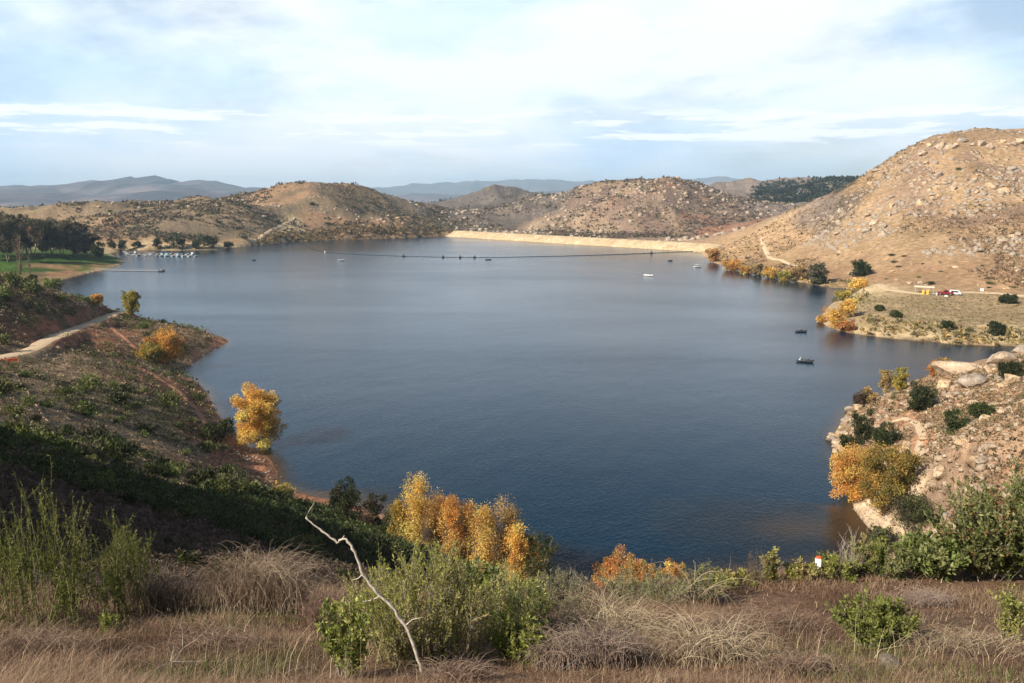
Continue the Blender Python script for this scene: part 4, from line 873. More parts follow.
PURP = [(.17,.105,.065),(.28,.18,.11),(.39,.28,.17),(.22,.135,.08),(.44,.33,.21),(.28,.175,.11),(.17,.14,.06)]
grass('dry_grass', 'matted red brown dry grass covering the near slope', 420000, 700, .05, .28, PURP, p=.9, lean=1.2, wid=.00052)
grass('dry_grass', 'pale straw stalks standing above the near grass', 7000, 702, .2, .5, [(.52,.41,.27),(.44,.33,.21),(.60,.48,.33)], lean=.9, wid=.0006)
grass('green_grass', 'patches of low green grass among the dry grass', 45000, 704, .05, .17, [(.10,.13,.03),(.13,.15,.045),(.16,.16,.06)], mask=lambda P: (fbm(P[:, 0], P[:, 1], 1.8, 3, 720) > .18), rhi=12)

# ------------------------------------------------------------------ near shrubs
def stem_bush(name, label, px, py, hpx, wpx, seed, nst=60, sub=5, leafL=.03, leafW=.35, dens=26, cols=GREEN_M, stem=M_TWIG, up=.9, bend=.22, splay=.75, group=None, cat='shrub', rad=.008, base=None, leaf_from=.25, foot=.14, hv=.28, dcol=None, lean=(0, 0)):
    p = hit(px, py) if base is None else base; p = p.copy(); dist = math.hypot(p[0], p[1], HC - p[2]); h = hpx / FPX * dist * 1.06; w = wpx / FPX * dist
    r = rng(seed); root = link(name, None, loc=(p[0], p[1], p[2] - .04)); tag(root, label, cat, group); lines = []; LP = []; LD = []
    for s in range(nst):
        a = r.random() * 6.283; f = r.random() ** .55; tgt = np.array([math.cos(a) * w * .5 * f * .8 + lean[0] * h, math.sin(a) * w * .5 * f * .8 + lean[1] * h, h * (1.02 - .28 * f * f) * (1 - hv * r.random())])
        st = np.array([math.cos(a), math.sin(a), 0]) * w * foot * (.3 + .7 * r.random()); L = np.linalg.norm(tgt - st); d = unit(tgt - st) * up + np.array([math.cos(a) * splay * f, math.sin(a) * splay * f, .3]) * (1 - up) * 2
        c = curve(st, d, L, 7, r, bend * .6); c = c + np.linspace(0, 1, 8)[:, None] ** 1.3 * (tgt - c[-1]) * .8; R0 = rad * (.6 + .6 * r.random()); lines.append((c, np.linspace(R0, R0 * .25, 8)))
        segs = [c]
        for k in range(sub):
            q = c[r.integers(1, 7)] ; dd = unit(tgt - st) + r.normal(size=3) * .38 + [0, 0, .35]; c2 = curve(q, dd, L * (.18 + .22 * r.random()), 4, r, bend); lines.append((c2, np.linspace(R0 * .45, R0 * .15, 5))); segs.append(c2)
        for c2 in segs:
            m = max(3, int(dens * len(c2) / 8)); t_ = (leaf_from if c2 is c else .05) + (1 - (leaf_from if c2 is c else .05)) * r.random(m); ix = t_ * (len(c2) - 1); i0 = np.minimum(ix.astype(int), len(c2) - 2); fr_ = (ix - i0)[:, None]
            LP.append(c2[i0] * (1 - fr_) + c2[i0 + 1] * fr_); tv = unit(c2[i0 + 1] - c2[i0]); LD.append(tv * .9 + r.normal(size=(m, 3)) * .55)
    V, F = tubes(lines, 3); link('stems', npmesh('stems', V, F, stem), root)
    if dens:
        LP, LD = np.vstack(LP), np.vstack(LD); LL = leafL * (.6 + .8 * r.random(len(LP))); V, F = leaves(LP, LD, LL, LL * leafW, r, .08)
        hz_ = fbm(LP[:, 0] * 3, LP[:, 1] * 3 + LP[:, 2] * 2, 1.0, 3, seed); C = np.array(cols)[np.clip(((hz_ + .5) * len(cols) + r.normal(size=len(LP)) * .8).astype(int), 0, len(cols) - 1)] * (1 + r.normal(size=(len(LP), 1)) * .2)
        link('foliage', npmesh('foliage', V, F, M_LEAF, np.repeat(np.clip(C, .01, .8), 4, 0)), root)
    return root
BROOM = [(.15,.18,.04),(.20,.22,.05),(.11,.14,.035),(.25,.25,.07),(.24,.21,.09)]
CHAM = [(.38,.39,.09),(.46,.44,.13),(.28,.31,.065),(.50,.46,.17),(.40,.34,.13)]
LIME = [(.26,.29,.06),(.33,.34,.08),(.20,.23,.05),(.38,.36,.11)]
SUM = [(.17,.21,.055),(.24,.27,.085),(.11,.15,.04),(.31,.32,.13)]
stem_bush('broom_bush', 'tall broom like bush with upright green wands at the left edge', 22, 622, 118, 130, 801, 64, 4, .05, .2, 44, BROOM, M_GREENSTEM, .95, .10, .3, foot=.46, hv=.62)
stem_bush('broom_bush', 'upright green broom bush, second from the left edge', 98, 620, 100, 95, 802, 46, 4, .05, .2, 44, BROOM, M_GREENSTEM, .95, .10, .3, foot=.46, hv=.62)
stem_bush('broom_bush', 'shorter broom bush behind the second one on the left', 132, 598, 62, 60, 803, 36, 5, .05, .22, 40, BROOM, M_GREENSTEM, .95, .10, .3, foot=.46, hv=.62)
stem_bush('broom_bush', 'low dark broom bush at the bottom left picture edge', -8, 600, 70, 80, 804, 45, 5, .05, .22, 45, BROOM, M_GREENSTEM, .95, .10, .3, foot=.46, hv=.62)
stem_bush('chamise_bush', 'large feathery grey green bush in the middle foreground', 428, 658, 104, 150, 805, 115, 6, .042, .20, 54, CHAM, M_TWIG, .85, .2, .8, foot=.30)
stem_bush('chamise_bush', 'feathery bush just right of the largest middle one', 505, 640, 62, 110, 806, 70, 6, .042, .2, 46, CHAM, M_TWIG, .85, .2, .8, foot=.30)
stem_bush('chamise_bush', 'grey green feathery bush left of the dead branch foot', 372, 640, 62, 76, 807, 56, 6, .036, .2, 50, CHAM, M_TWIG, .85, .2, .8, foot=.30)
stem_bush('leafy_bush', 'bright leafy bush with a pale lichen covered stem', 345, 676, 78, 60, 808, 20, 5, .05, .42, 34, LIME, M_TWIG, .9, .25, .6, rad=.010)
stem_bush('leafy_bush', 'small bright yellow green leafy bush below the feathery ones', 522, 664, 48, 66, 809, 34, 4, .05, .42, 40, LIME, M_TWIG, .7, .25, .9)
stem_bush('leafy_bush', 'rounded yellow green bush alone on the right near grass', 872, 645, 46, 84, 810, 60, 4, .05, .38, 44, [(.20,.22,.05),(.25,.27,.065),(.16,.18,.045)], M_TWIG, .7, .25, .9)
stem_bush('leafy_bush', 'thin yellow green bush at the right picture edge', 1008, 640, 52, 32, 811, 16, 4, .05, .38, 34, LIME, M_TWIG, .9, .2, .5)
stem_bush('leafy_bush', 'tiny green sprig among grass below the broom bushes', 112, 632, 22, 22, 812, 8, 3, .05, .4, 20, LIME, M_TWIG, .8, .2, .5)
stem_bush('leafy_bush', 'green leafy bush behind the largest feathery one', 480, 596, 34, 60, 813, 46, 4, .06, .45, 36, SUM + LIME[:1], M_TWIG, .75, .25, .8)
stem_bush('grey_brush', 'pale grey green brush behind the dry tangle', 560, 612, 36, 90, 814, 70, 5, .04, .2, 40, [(.26,.25,.13),(.21,.21,.10),(.32,.28,.17)], M_TWIG, .8, .3, .9)
stem_bush('grey_brush', 'straw green brush in front of the orange willows', 640, 606, 30, 110, 815, 80, 5, .04, .2, 36, [(.26,.26,.11),(.20,.22,.08),(.34,.30,.16)], M_TWIG, .8, .3, .9)
stem_bush('grey_brush', 'low straw green brush right of the orange willows', 700, 600, 32, 60, 816, 44, 5, .04, .2, 36, [(.20,.22,.08),(.30,.28,.14)], M_TWIG, .8, .3, .9)
# shrubs along the lip, right
stem_bush('laurel_bush', 'large glossy green bush with reddish tips at the right edge', 985, 574, 70, 118, 820, 80, 6, .085, .42, 44, SUM, M_TWIG, .7, .25, .9, rad=.012)
stem_bush('laurel_bush', 'second glossy green bush running out of the right edge', 1060, 576, 84, 120, 821, 70, 6, .085, .42, 44, SUM, M_TWIG, .7, .25, .9, rad=.012)
stem_bush('laurel_bush', 'lower glossy bush left of the large reddish tipped one', 930, 575, 32, 70, 822, 50, 5, .09, .48, 36, SUM, M_TWIG, .7, .25, .9)
for k, (a, b_, hp, wp, cc, l) in enumerate([(885,577,30,64,LIME[:1]+SUM,'light green bush on the lip, left of the glossy bushes'),(838,579,22,60,LIME,'low yellow green bush beneath the bare grey twigs'),(800,581,18,40,CHAM,'small sage bush on the lip beside the white marker'),(770,584,30,14,CHAM,'thin upright sprig on the lip edge'),(748,585,12,40,LIME,'very low green bush on the lip'),(722,588,16,40,CHAM,'small pale bush at the left of the lip bushes'),(862,574,34,30,CHAM,'upright olive broom on the lip')]):
    stem_bush('lip_bush', l, a, b_, hp, wp, 830 + k, 34, 4, .06, .34, 30, cc, M_TWIG, .8, .25, .8)
def fringe_tips(seed):            # rust red seed heads on the large laurel bush
    r = rng(seed); p = hit(985, 574); dist = math.hypot(p[0], p[1], HC - p[2]); m = 60; u = unit(r.normal(size=(m, 3))); u[:, 2] = np.abs(u[:, 2]); u[:, 1] = -np.abs(u[:, 1])
    w = 118 / FPX * dist * .5; h = 78 / FPX * dist; P = p + u * [w, w, h] * .92; ci = np.repeat(np.arange(m), 14); Q = P[ci] + r.normal(size=(m * 14, 3)) * [.03, .03, .045]
    V, F = leaves(Q, r.normal(size=Q.shape), .035, .02, r); return V, F
lb = [o for o in COL.objects if o.name.startswith('laurel_bush')][0]
V, F = fringe_tips(77); V = V - np.array(lb.location); link('seed_heads', npmesh('seed_heads', V, F, M_DRY, np.tile([.24, .075, .05], (len(V), 1))), lb)
# bare twiggy things
def bare(name, label, px, py, hpx, wpx, seed, nst, sub, col=M_TWIG, rad=.007, splay=.8, bend=.4, base=None, up=.8):
    return stem_bush(name, label, px, py, hpx, wpx, seed, nst, sub, cols=BROWN, dens=0, stem=col, rad=rad, splay=splay, bend=bend, base=base, up=up)
bare('bare_shrub', 'leafless grey twiggy shrub on the lip above the marker', 846, 578, 46, 44, 850, 16, 9, M_WHITEWOOD, .007)
bare('bare_shrub', 'leafless brown feathery shrub left of the marker', 757, 586, 38, 30, 851, 26, 8, M_BARK, .005)
bare('bare_shrub', 'leafless grey shrub between the willow row and round willow', 575, 592, 30, 30, 852, 14, 7, M_TWIG, .006)
def tangle(name, label, px, py, wpx, hpx, seed, n, cols, mat=M_DRY, loop=.8, thick=.0035):
    p = hit(px, py); dist = math.hypot(p[0], p[1], HC - p[2]); w, h = wpx / FPX * dist, .72 * hpx / FPX * dist; r = rng(seed); root = link(name, None, loc=(p[0], p[1], p[2])); tag(root, label, 'brush'); lines = []; cl = []
    for i in range(n):
        a = r.random() * 6.283; s = np.array([np.clip(r.normal(), -2, 2) * w * .20, np.clip(r.normal(), -1.8, 1.8) * w * .12, 0]); s[2] = float(ground(p[0] + s[0], p[1] + s[1])) - p[2]; f = math.exp(-(s[0] / (w * .4)) ** 2)
        L = h * (.6 + .9 * r.random()) * (.5 + .5 * f); m = 8; t_ = np.linspace(0, 1, m); out = L * loop * (.4 + r.random()); arc = L * np.sin(t_ * math.pi * (.5 + .38 * r.random())) * .85
        c = s + np.stack([math.cos(a) * out * t_ ** 1.4, math.sin(a) * out * t_ ** 1.4 * .7, arc], -1) + np.cumsum(r.normal(size=(m, 3)) * L * .018, 0); lines.append((c, np.linspace(thick, thick * .3, m) * (.6 + .8 * r.random()))); cl.append(cols[r.integers(len(cols))])
    V, F = tubes(lines, 3); C = np.repeat(np.array(cl) * (1 + r.normal(size=(n, 1)) * .15), 24, 0); link('stalks', npmesh('stalks', V, F, mat, np.clip(C, .01, .8)), root); return root
STRAW = [(.50,.40,.27),(.40,.30,.20),(.58,.47,.33),(.30,.21,.14)]
tangle('dry_tangle', 'pale straw coloured brush mound on the left near slope', 262, 612, 110, 62, 860, 1500, STRAW)
tangle('dry_tangle', 'low brown brush right of the straw mound', 330, 625, 60, 34, 861, 500, [(.26,.17,.12),(.34,.24,.17)])
tangle('dry_tangle', 'arching dry stalks right of the bright leafy bush', 608, 642, 140, 46, 862, 800, STRAW, loop=1.1)
tangle('dry_tangle', 'dense grey purple twigs below the straw green brush', 590, 668, 130, 44, 863, 1100, [(.24,.17,.14),(.34,.25,.19),(.46,.37,.28)], loop=1.0)
tangle('dry_tangle', 'thin arching stalks at right of the central tangle', 700, 662, 120, 44, 864, 420, STRAW, loop=1.3)
tangle('dry_tangle', 'long bent stalks reaching above the willows', 690, 606, 60, 40, 865, 60, STRAW, loop=1.4, thick=.005)
tangle('dry_tangle', 'twiggy brown brush at the foot of the broom bushes', 165, 612, 80, 44, 866, 600, [(.20,.14,.10),(.30,.21,.15),(.42,.33,.24)])
tangle('dry_tangle', 'grey brown flattened brush on the right near slope', 925, 604, 70, 14, 867, 400, [(.48,.38,.30),(.38,.28,.22)], loop=1.4)
for k, (a, b_, wp, hp, l) in enumerate([(45,655,110,26,'low twiggy brown tangle in the grass at the bottom left corner'),(215,650,120,24,'low brown tangle in the grass beneath the straw mound'),(455,680,90,22,'grey twigs at the bottom edge below the feathery bush'),(770,628,130,22,'sparse brown twigs on the slope left of the rounded bush'),(955,650,120,22,'sparse grey twigs between the rounded bush and right edge'),(800,672,110,20,'low straw tangle at the bottom edge, right of centre'),(720,640,90,26,'pale twigs at the right end of the arching stalks')]):
    tangle('dry_tangle', l, a, b_, wp, hp, 870 + k, 420, [(.26,.17,.12),(.36,.26,.18),(.48,.38,.27),(.22,.15,.11)], loop=1.5, thick=.0028)
# dead branch
bp0 = hit(424, 676); bd = math.hypot(*bp0[:2])
def at_px(px, py, Y): return PY(px, py, Y)
br = [(424,676),(418,660),(410,636),(401,620),(392,607),(380,596),(370,585),(361,570),(355,552),(349,543),(343,539),(337,543),(329,536),(320,529),(311,522),(306,518)]
rb = rng(31); br2 = []
for (x1, y1), (x2, y2) in zip(br[:-1], br[1:]): br2 += [(x1, y1), (x1 + (x2 - x1) * .36 + rb.normal() * .9, y1 + (y2 - y1) * .36 + rb.normal() * .7), (x1 + (x2 - x1) * .7 + rb.normal() * .9, y1 + (y2 - y1) * .7 + rb.normal() * .7)]
br = br2 + [br[-1]]; yy = bp0[1] + np.linspace(0, .2, len(br)); pts_ = np.array([at_px(a, b_, y) for (a, b_), y in zip(br, yy)]); o_ = pts_[0].copy(); pts_ -= o_
root = link('dead_branch', None, loc=o_); tag(root, 'crooked bleached dead branch rising over the hollow, middle left', 'branch')
rad_ = np.linspace(.017, .008, len(br)) * (.8 + .45 * rb.random(len(br))); V, F = tubes([(pts_, rad_)], 7); link('limb', npmesh('limb', V, F, M_WHITEWOOD, smooth=True), root)
for lst in ([(306,518),(309,511),(314,503.5)], [(343,539),(346,536),(348,533)], [(361,570),(357,574),(350,576)], [(380,596),(372,600),(360,602)], [(401,620),(408,614),(417,612)]):
    q = np.array([at_px(a, b_, yy[-1] if lst[0][0] < 320 else bp0[1] + .2) for a, b_ in lst]) - o_; i = np.argmin(np.linalg.norm(pts_ - q[0], axis=1)); q += pts_[i] - q[0]
    V, F = tubes([(q, np.linspace(.008, .003, len(q)))], 5); link('twig', npmesh('twig', V, F, M_WHITEWOOD, smooth=True), root)
def lying(label, px, seed, thick=.006, lift=.12, name='fallen_twig'):
    P = np.array([hit(*q) for q in px]); P[:, 2] += lift + .05 * np.sin(np.arange(len(P)) * 2.1); o = P[0].copy(); P -= o; r = rng(seed); lines = [(P, np.linspace(thick, thick * .4, len(P)))]
    for k in range(3):
        q = P[r.integers(1, len(P) - 1)]; lines.append((curve(q, r.normal(size=3) * [1, .5, .3] + [0, 0, .3], .3, 4, r, .3), np.linspace(thick * .6, thick * .2, 5)))
    V, F = tubes(lines, 5); return tag(link(name, npmesh(name, V, F, M_WHITEWOOD, smooth=True), loc=o), label, 'twig')
lying('bleached fallen twig in the grass at the bottom left', [(156,681),(172,677),(188,672),(203,668)], 1); lying('short pale twig standing in the grass above the fallen one', [(176,672),(184,662),(197,650)], 2, .005)
lying('bent dead stalk in front of the largest feathery bush', [(384,640),(398,636),(415,642),(432,650),(445,662)], 3, .007); lying('long pale stem lying right of the leafy bush', [(560,683),(580,672),(596,664),(612,655)], 4, .006)
for a, b_, w, l in ((890,666,22,'flat tan stone in the grass at the bottom right'),(779,645,14,'small pinkish stone left of the rounded bush'),(662,683,18,'tan stone at the bottom edge')):
    p = hit(a, b_); s = .7 * w / FPX * math.hypot(p[0], p[1], HC - p[2]); o = place_rocks([p + [0, 0, .02]], [s], a, 'x', None, .2, 'stone')[0]; o.name = 'stone'; o['label'] = l

# ------------------------------------------------------------------ small built things
def box(bm, x0, x1, y0, y1, z0, z1, taper=0):
    v = [bm.verts.new((x, y, z)) for z, s in ((z0, 0), (z1, taper)) for x, y in ((x0 + s, y0 + s), (x1 - s, y0 + s), (x1 - s, y1 - s), (x0 + s, y1 - s))]
    for f in ((3, 2, 1, 0), (4, 5, 6, 7), (0, 1, 5, 4), (1, 2, 6, 5), (2, 3, 7, 6), (3, 0, 4, 7)): bm.faces.new([v[i] for i in f])
def bmobj(name, bm, mat, parent=None, bev=0, loc=None, rz=0):
    if bev: bmesh.ops.bevel(bm, geom=bm.edges[:], offset=bev, segments=2, affect='EDGES')
    me = bpy.data.meshes.new(name); bm.to_mesh(me); bm.free(); me.materials.append(mat); return link(name, me, parent, loc, rz)
def part_box(name, parent, mat, *b, bev=0, taper=0):
    bm = bmesh.new(); box(bm, *b, taper=taper); return bmobj(name, bm, mat, parent, bev)
def cyl_part(name, parent, mat, p0, p1, rad, k=12):
    V, F = tubes([(np.array([p0, p1], float), [rad, rad])], k); me = npmesh(name, V, [F, np.array([list(range(k))[::-1], [k + i for i in range(k)]])], mat); return link(name, me, parent)
DULLW = flatmat('dull_white_paint', (.50, .51, .50), .6, .2); WHITE = flatmat('white_paint', (.78, .78, .76), .4, .4); REDP = flatmat('dark_red_paint', (.22, .018, .022), .3, .5); GLASS = flatmat('dark_glass', (.012, .014, .016), .08, .8); TYRE = flatmat('tyre_rubber', (.02, .02, .02), .8, .2); METAL = flatmat('grey_metal', (.42, .43, .44), .4, .5, .6)
TEAL = flatmat('teal_paint', (.42, .55, .58), .4, .4); HULLD = flatmat('dark_hull', (.035, .04, .045), .5, .4); WOOD = flatmat('grey_planks', (.40, .36, .31), .85, .1); YELP = flatmat('yellow_plastic', (.70, .45, .06), .5, .3); TANROOF = flatmat('tan_roofing', (.62, .52, .38), .8, .2)
ORANGE = flatmat('orange_plastic', (.80, .11, .03), .5, .3); SKIN = flatmat('skin', (.45, .27, .19), .6, .3); BLUEC = flatmat('blue_cloth', (.08, .12, .22), .9, .1); WHITEC = flatmat('white_cloth', (.75, .74, .72), .9, .1); DARKC = flatmat('dark_cloth', (.04, .04, .05), .9, .1)
def hull_mesh(name, L, W, H, mat, mat2=None):
    """open boat: pointed bow, sheer, inner well"""
    st = np.linspace(-1, 1, 13); V = []; 
    for s in st:
        wid = W * .5 * (1 - max(0, s) ** 2.4) * (.92 if s < -.9 else 1) + .01; sheer = H * (1 + .35 * max(0, s) ** 2); keel = -.12 * (1 - max(0, s) ** 3) * 1.0
        V += [(s * L / 2, -wid, sheer), (s * L / 2, -wid * .72, keel), (s * L / 2, 0, keel - .06), (s * L / 2, wid * .72, keel), (s * L / 2, wid, sheer), (s * L / 2 * .97, wid * .88, sheer), (s * L / 2 * .95, wid * .70, keel + .12), (s * L / 2 * .95, -wid * .70, keel + .12), (s * L / 2 * .97, -wid * .88, sheer)]
    k = 9; F = [(i * k + j, i * k + (j + 1) % k, (i + 1) * k + (j + 1) % k, (i + 1) * k + j) for i in range(12) for j in range(k)]
    E = [tuple(range(k))[::-1]]; V = np.array(V); me = npmesh(name, V, [np.array(F)], mat); 
    bm = bmesh.new(); bm.from_mesh(me); bm.verts.ensure_lookup_table(); bm.faces.new([bm.verts[i] for i in (0, 1, 2, 3, 4)]); bmesh.ops.recalc_face_normals(bm, faces=bm.faces[:]); bm.to_mesh(me); bm.free(); return me
def person(name, label, loc, rz, cloth, parent=None, hat=None, group=None):
    """seated figure: one skinned body with head, bent arms and legs; shirt as own piece"""
    root = link(name, None, loc=loc, rz=rz); tag(root, label, 'person', group)
    J = [(0,0,.0),(0,0,.22),(0,0,.44),(0,0,.54),(.02,0,.63),(.03,0,.74),(0,.17,.46),(.10,.24,.22),(.33,.18,.20),(0,-.17,.46),(.10,-.24,.22),(.33,-.18,.20),(.06,.10,0),(.44,.12,.06),(.50,.12,-.38),(.62,.12,-.41),(.06,-.10,0),(.44,-.12,.06),(.50,-.12,-.38),(.62,-.12,-.41),(.36,.16,.20),(.36,-.16,.20)]
    E = [(0,1),(1,2),(2,3),(3,4),(4,5),(2,6),(6,7),(7,8),(2,9),(9,10),(10,11),(0,12),(12,13),(13,14),(14,15),(0,16),(16,17),(17,18),(18,19),(8,20),(11,21)]
    Rr = [.15,.15,.13,.06,.10,.095,.07,.05,.035,.07,.05,.035,.10,.075,.05,.04,.10,.075,.05,.04,.035,.035]
    me = bpy.data.meshes.new('body'); me.from_pydata(J, E, []); o = link('body', me, root); me.materials.append(cloth)
    md = o.modifiers.new('skin', 'SKIN'); 
    for v, q in zip(me.skin_vertices[0].data, Rr): v.radius = (q, q)
    me.skin_vertices[0].data[0].use_root = True; o.modifiers.new('sub', 'SUBSURF').levels = 1; o.modifiers[-1].render_levels = 1
    V = np.array([(0, 0, 0)]); bm = bmesh.new(); bmesh.ops.create_uvsphere(bm, u_segments=12, v_segments=8, radius=.115)
    for v in bm.verts: v.co = Vector((v.co.x * .95 + .03, v.co.y * .82, v.co.z * 1.18 + .69)); 
    for v in bm.verts:
        if v.co.x > .12 and abs(v.co.y) < .03 and abs(v.co.z - .68) < .05: v.co.x += .02
    bmobj('face', bm, SKIN, root)
    bm = bmesh.new(); bmesh.ops.create_uvsphere(bm, u_segments=12, v_segments=8, radius=.135)
    for v in bm.verts: v.co = Vector((v.co.x + .0, v.co.y * .9, max(v.co.z, -.01) * .95 + .735))
    bmobj('hat' if hat else 'hair', bm, hat or HULLD, root); return root
def fishing_boat(px, py, label, rz, L=4.2, mat=HULLD, motor=True, scale=1.0):
    p = Pz(px, py, 0); root = link('fishing_boat', None, loc=(p[0], p[1], .16), rz=rz); tag(root, label, 'boat', None)
    link('hull', hull_mesh('hull', L, L * .36, .42, mat), root)
    for x in (-.28 * L, .02 * L): part_box('bench', root, WOOD, x - .14, x + .14, -L * .15, L * .15, .24, .29, bev=.01)
    if motor:
        m = part_box('outboard_motor', root, TYRE, -L * .5 - .34, -L * .5 - .02, -.12, .12, .30, .72, bev=.04); part_box('motor_leg', m, METAL, -L * .5 - .26, -L * .5 - .14, -.05, .05, -.35, .30)
    return root, p
b1, p1 = fishing_boat(804.5, 362, 'nearer dark fishing boat with a white shirted angler aboard', R(160), 4.6)
def seat(p, rz, dx, label, cloth, hat=None):
    c, s = math.cos(rz), math.sin(rz); return person('person', label, (p[0] + c * dx, p[1] + s * dx, .16 + .42), rz, cloth, hat=hat)
seat(p1, R(160), 1.0 * 1.2, 'seated angler in white shirt in the nearer dark boat', WHITEC, WHITEC); seat(p1, R(160), -1.15, 'seated angler in dark clothes at the other end of nearer boat', DARKC)
b2, p2 = fishing_boat(800.5, 332, 'small dark fishing boat further out near the peninsula', R(175), 3.8); seat(p2, R(175), -.2, 'lone dark clothed angler sitting in the farther small boat', DARKC)
def motorboat(px, py, label, rz, L=5.5, mat=WHITE, canopy=False):
    p = Pz(px, py, 0); root = link('motorboat', None, loc=(p[0], p[1], .2), rz=rz); tag(root, label, 'boat'); link('hull', hull_mesh('hull', L, L * .38, .62, mat), root)
    part_box('windscreen', root, GLASS, .10 * L, .16 * L, -L * .13, L * .13, .55, 1.0); part_box('seat', root, WOOD, -.25 * L, -.1 * L, -L * .12, L * .12, .25, .65, bev=.03); part_box('outboard_motor', root, TYRE, -L * .5 - .4, -L * .5, -.15, .15, .3, .95, bev=.04)
    if canopy:
        part_box('canopy', root, WHITEC, -.3 * L, .2 * L, -L * .17, L * .17, 1.75, 1.83, bev=.02)
        for x in (-.28, .18):
            for y in (-.16, .16): part_box('canopy_post', root, METAL, x * L - .03, x * L + .03, y * L - .03, y * L + .03, .5, 1.75)
    return root
motorboat(648.5, 276, 'white motorboat drawing a wake in the upper right of the lake', R(-35), 6); motorboat(697.5, 267.5, 'white motorboat close to the dam right end', R(10), 5.5, canopy=True); motorboat(341, 260.8, 'pale motorboat left of the centre, this side of the float line', R(20), 5)
fishing_boat(254, 260.5, 'dark skiff alone in the far left of the lake', R(80), 5); fishing_boat(488.5, 260, 'tiny dark skiff just below the float line', R(10), 4.5); fishing_boat(670.5, 261, 'tiny dark skiff between the dam and the white motorboats', R(30), 4)
# wake
wk = [Pz(a, b_, .035) for a, b_ in ((646,275.2),(640,273.8),(632,272),(622,269.6),(613,268))]; 
M_FOAM, t, b = material('wake_foam', .6, .3); b.inputs['Base Color'].default_value = (.22, .27, .30, 1)
V = []; 
for q, w in zip(wk, (.6, 1.2, 1.7, 2.0, .4)): V += [q + [0, -w, 0], q + [0, w, 0]]
tag(link('wake', npmesh('wake', np.array(V), np.array([(2*i, 2*i+2, 2*i+3, 2*i+1) for i in range(4)]), M_FOAM)), 'thin pale wake trailing the white motorboat', None, None, 'stuff')
# float line across the far water
fl = np.array([Pz(a, b_)[:2] for a, b_ in ((300,243.5),(307,246.5),(315,250),(325,252.2),(345,254),(370,255.2),(410,256.6),(450,257.4),(500,257.4),(560,256.2),(620,254.4),(660,252.8),(694,251.4))])
Ls = np.append(0, np.cumsum(np.hypot(*np.diff(fl, axis=0).T))); s = np.linspace(0, Ls[-1], 97); fx, fy = np.interp(s, Ls, fl[:, 0]), np.interp(s, Ls, fl[:, 1])
root = link('float_line', None, loc=(fx[48], fy[48], 0)); tag(root, 'long dark line of floats strung across the far end of the lake', 'float line')
M_FLOAT = flatmat('weathered_float', (.035, .035, .035), .8, .1)
V, F = tubes([(np.column_stack([fx - fx[48], fy - fy[48], 0 * fx + .12]), np.full(97, .13))], 4); link('cable', npmesh('cable', V, F, M_FLOAT), root)
fm = None
for i in range(96):
    a = math.atan2(fy[i + 1] - fy[i], fx[i + 1] - fx[i]); L_ = math.hypot(fy[i + 1] - fy[i], fx[i + 1] - fx[i])
    if fm is None: V, F = tubes([(np.array([(-L_ * .36, 0, 0), (-L_*.34, 0, 0), (L_ * .34, 0, 0), (L_ * .36, 0, 0)]), [.1, .22, .22, .1])], 8); fm = npmesh('float', V, F, M_FLOAT)
    link('float', fm, root, ((fx[i] + fx[i + 1]) / 2 - fx[48], (fy[i] + fy[i + 1]) / 2 - fy[48], .12), a)
def buoy(px, py, label, mat, s=1.0):
    p = Pz(px, py); root = link('buoy', None, loc=(p[0], p[1], 0), scale=s); tag(root, label, 'buoy'); V, F = tubes([(np.array([(0,0,-.2),(0,0,0),(0,0,.5),(0,0,.7)]), [.3,.55,.55,.2])], 12); link('drum', npmesh('drum', V, F, mat), root); cyl_part('marker', root, mat, (0, 0, .55), (0, 0, 1.0), .22)
buoy(325, 252.4, 'white marker buoy on the left bend of the float line', WHITE, 1.3)
for px, py, l in ((403.5,256.6,'dark buoy on the float line, first from the left'),(443,257.6,'dark buoy on the float line, second from the left'),(460,257.8,'dark buoy on the float line, middle of three close together'),(474.5,257.8,'dark buoy on the float line, last of three close together'),(651.5,253.4,'dark buoy at the right part of the float line')): buoy(px, py, l, HULLD, 1.9)
# marina: piers and rental boats
def pier(label, p0, p1, width, rail):
    p0, p1 = Pz(*p0), Pz(*p1); d = p1 - p0; L = math.hypot(d[0], d[1]); root = link('pier', None, loc=(p0[0], p0[1], 0), rz=math.atan2(d[1], d[0])); tag(root, label, 'pier')
    part_box('deck', root, METAL, 0, L, -width / 2, width / 2, .35, .65); 
    for i in range(int(L / 6) + 1): cyl_part('pile', root, WOOD, (min(i * 6 + .3, L - .3), width / 2 - .2, -1.5), (min(i * 6 + .3, L - .3), width / 2 - .2, 1.1), .16, 8)
    if rail:
        part_box('handrail', root, METAL, 0, L, -width / 2, -width / 2 + .08, 1.55, 1.66); bm = bmesh.new()
        for i in range(int(L / 2)): box(bm, i * 2, i * 2 + .08, -width / 2, -width / 2 + .08, .65, 1.55)
        bmobj('railing_posts', bm, METAL, root)
    return root
pr = pier('long white fishing pier reaching out from the left shore', (97,270.5), (159,271.5), 2.6, True)
pq = Pz(159.5, 271.5); root = link('float_platform', None, loc=(pq[0], pq[1], 0)); tag(root, 'dark square float moored at the end of the fishing pier', 'float'); part_box('deck', root, HULLD, 0, 3, -2, 2, 0, .7, bev=.1); part_box('locker', root, METAL, .6, 2.2, -1, 1, .7, 1.7, bev=.05)
pier('low boat dock in front of the far marina shore', (126,255), (198,256.5), 2.2, False)
pier('short dock joining the marina to the shore', (128,255), (124,251.5), 2.2, False)
r = rng(9); mats = [WHITE, WHITE, TEAL, WHITE, METAL, TEAL, WHITE]; protos = []
for m_ in (DULLW, TEAL, METAL):
    protos.append((hull_mesh('hull', 5, 1.9, .8, m_), m_))
mb, mp = [], []
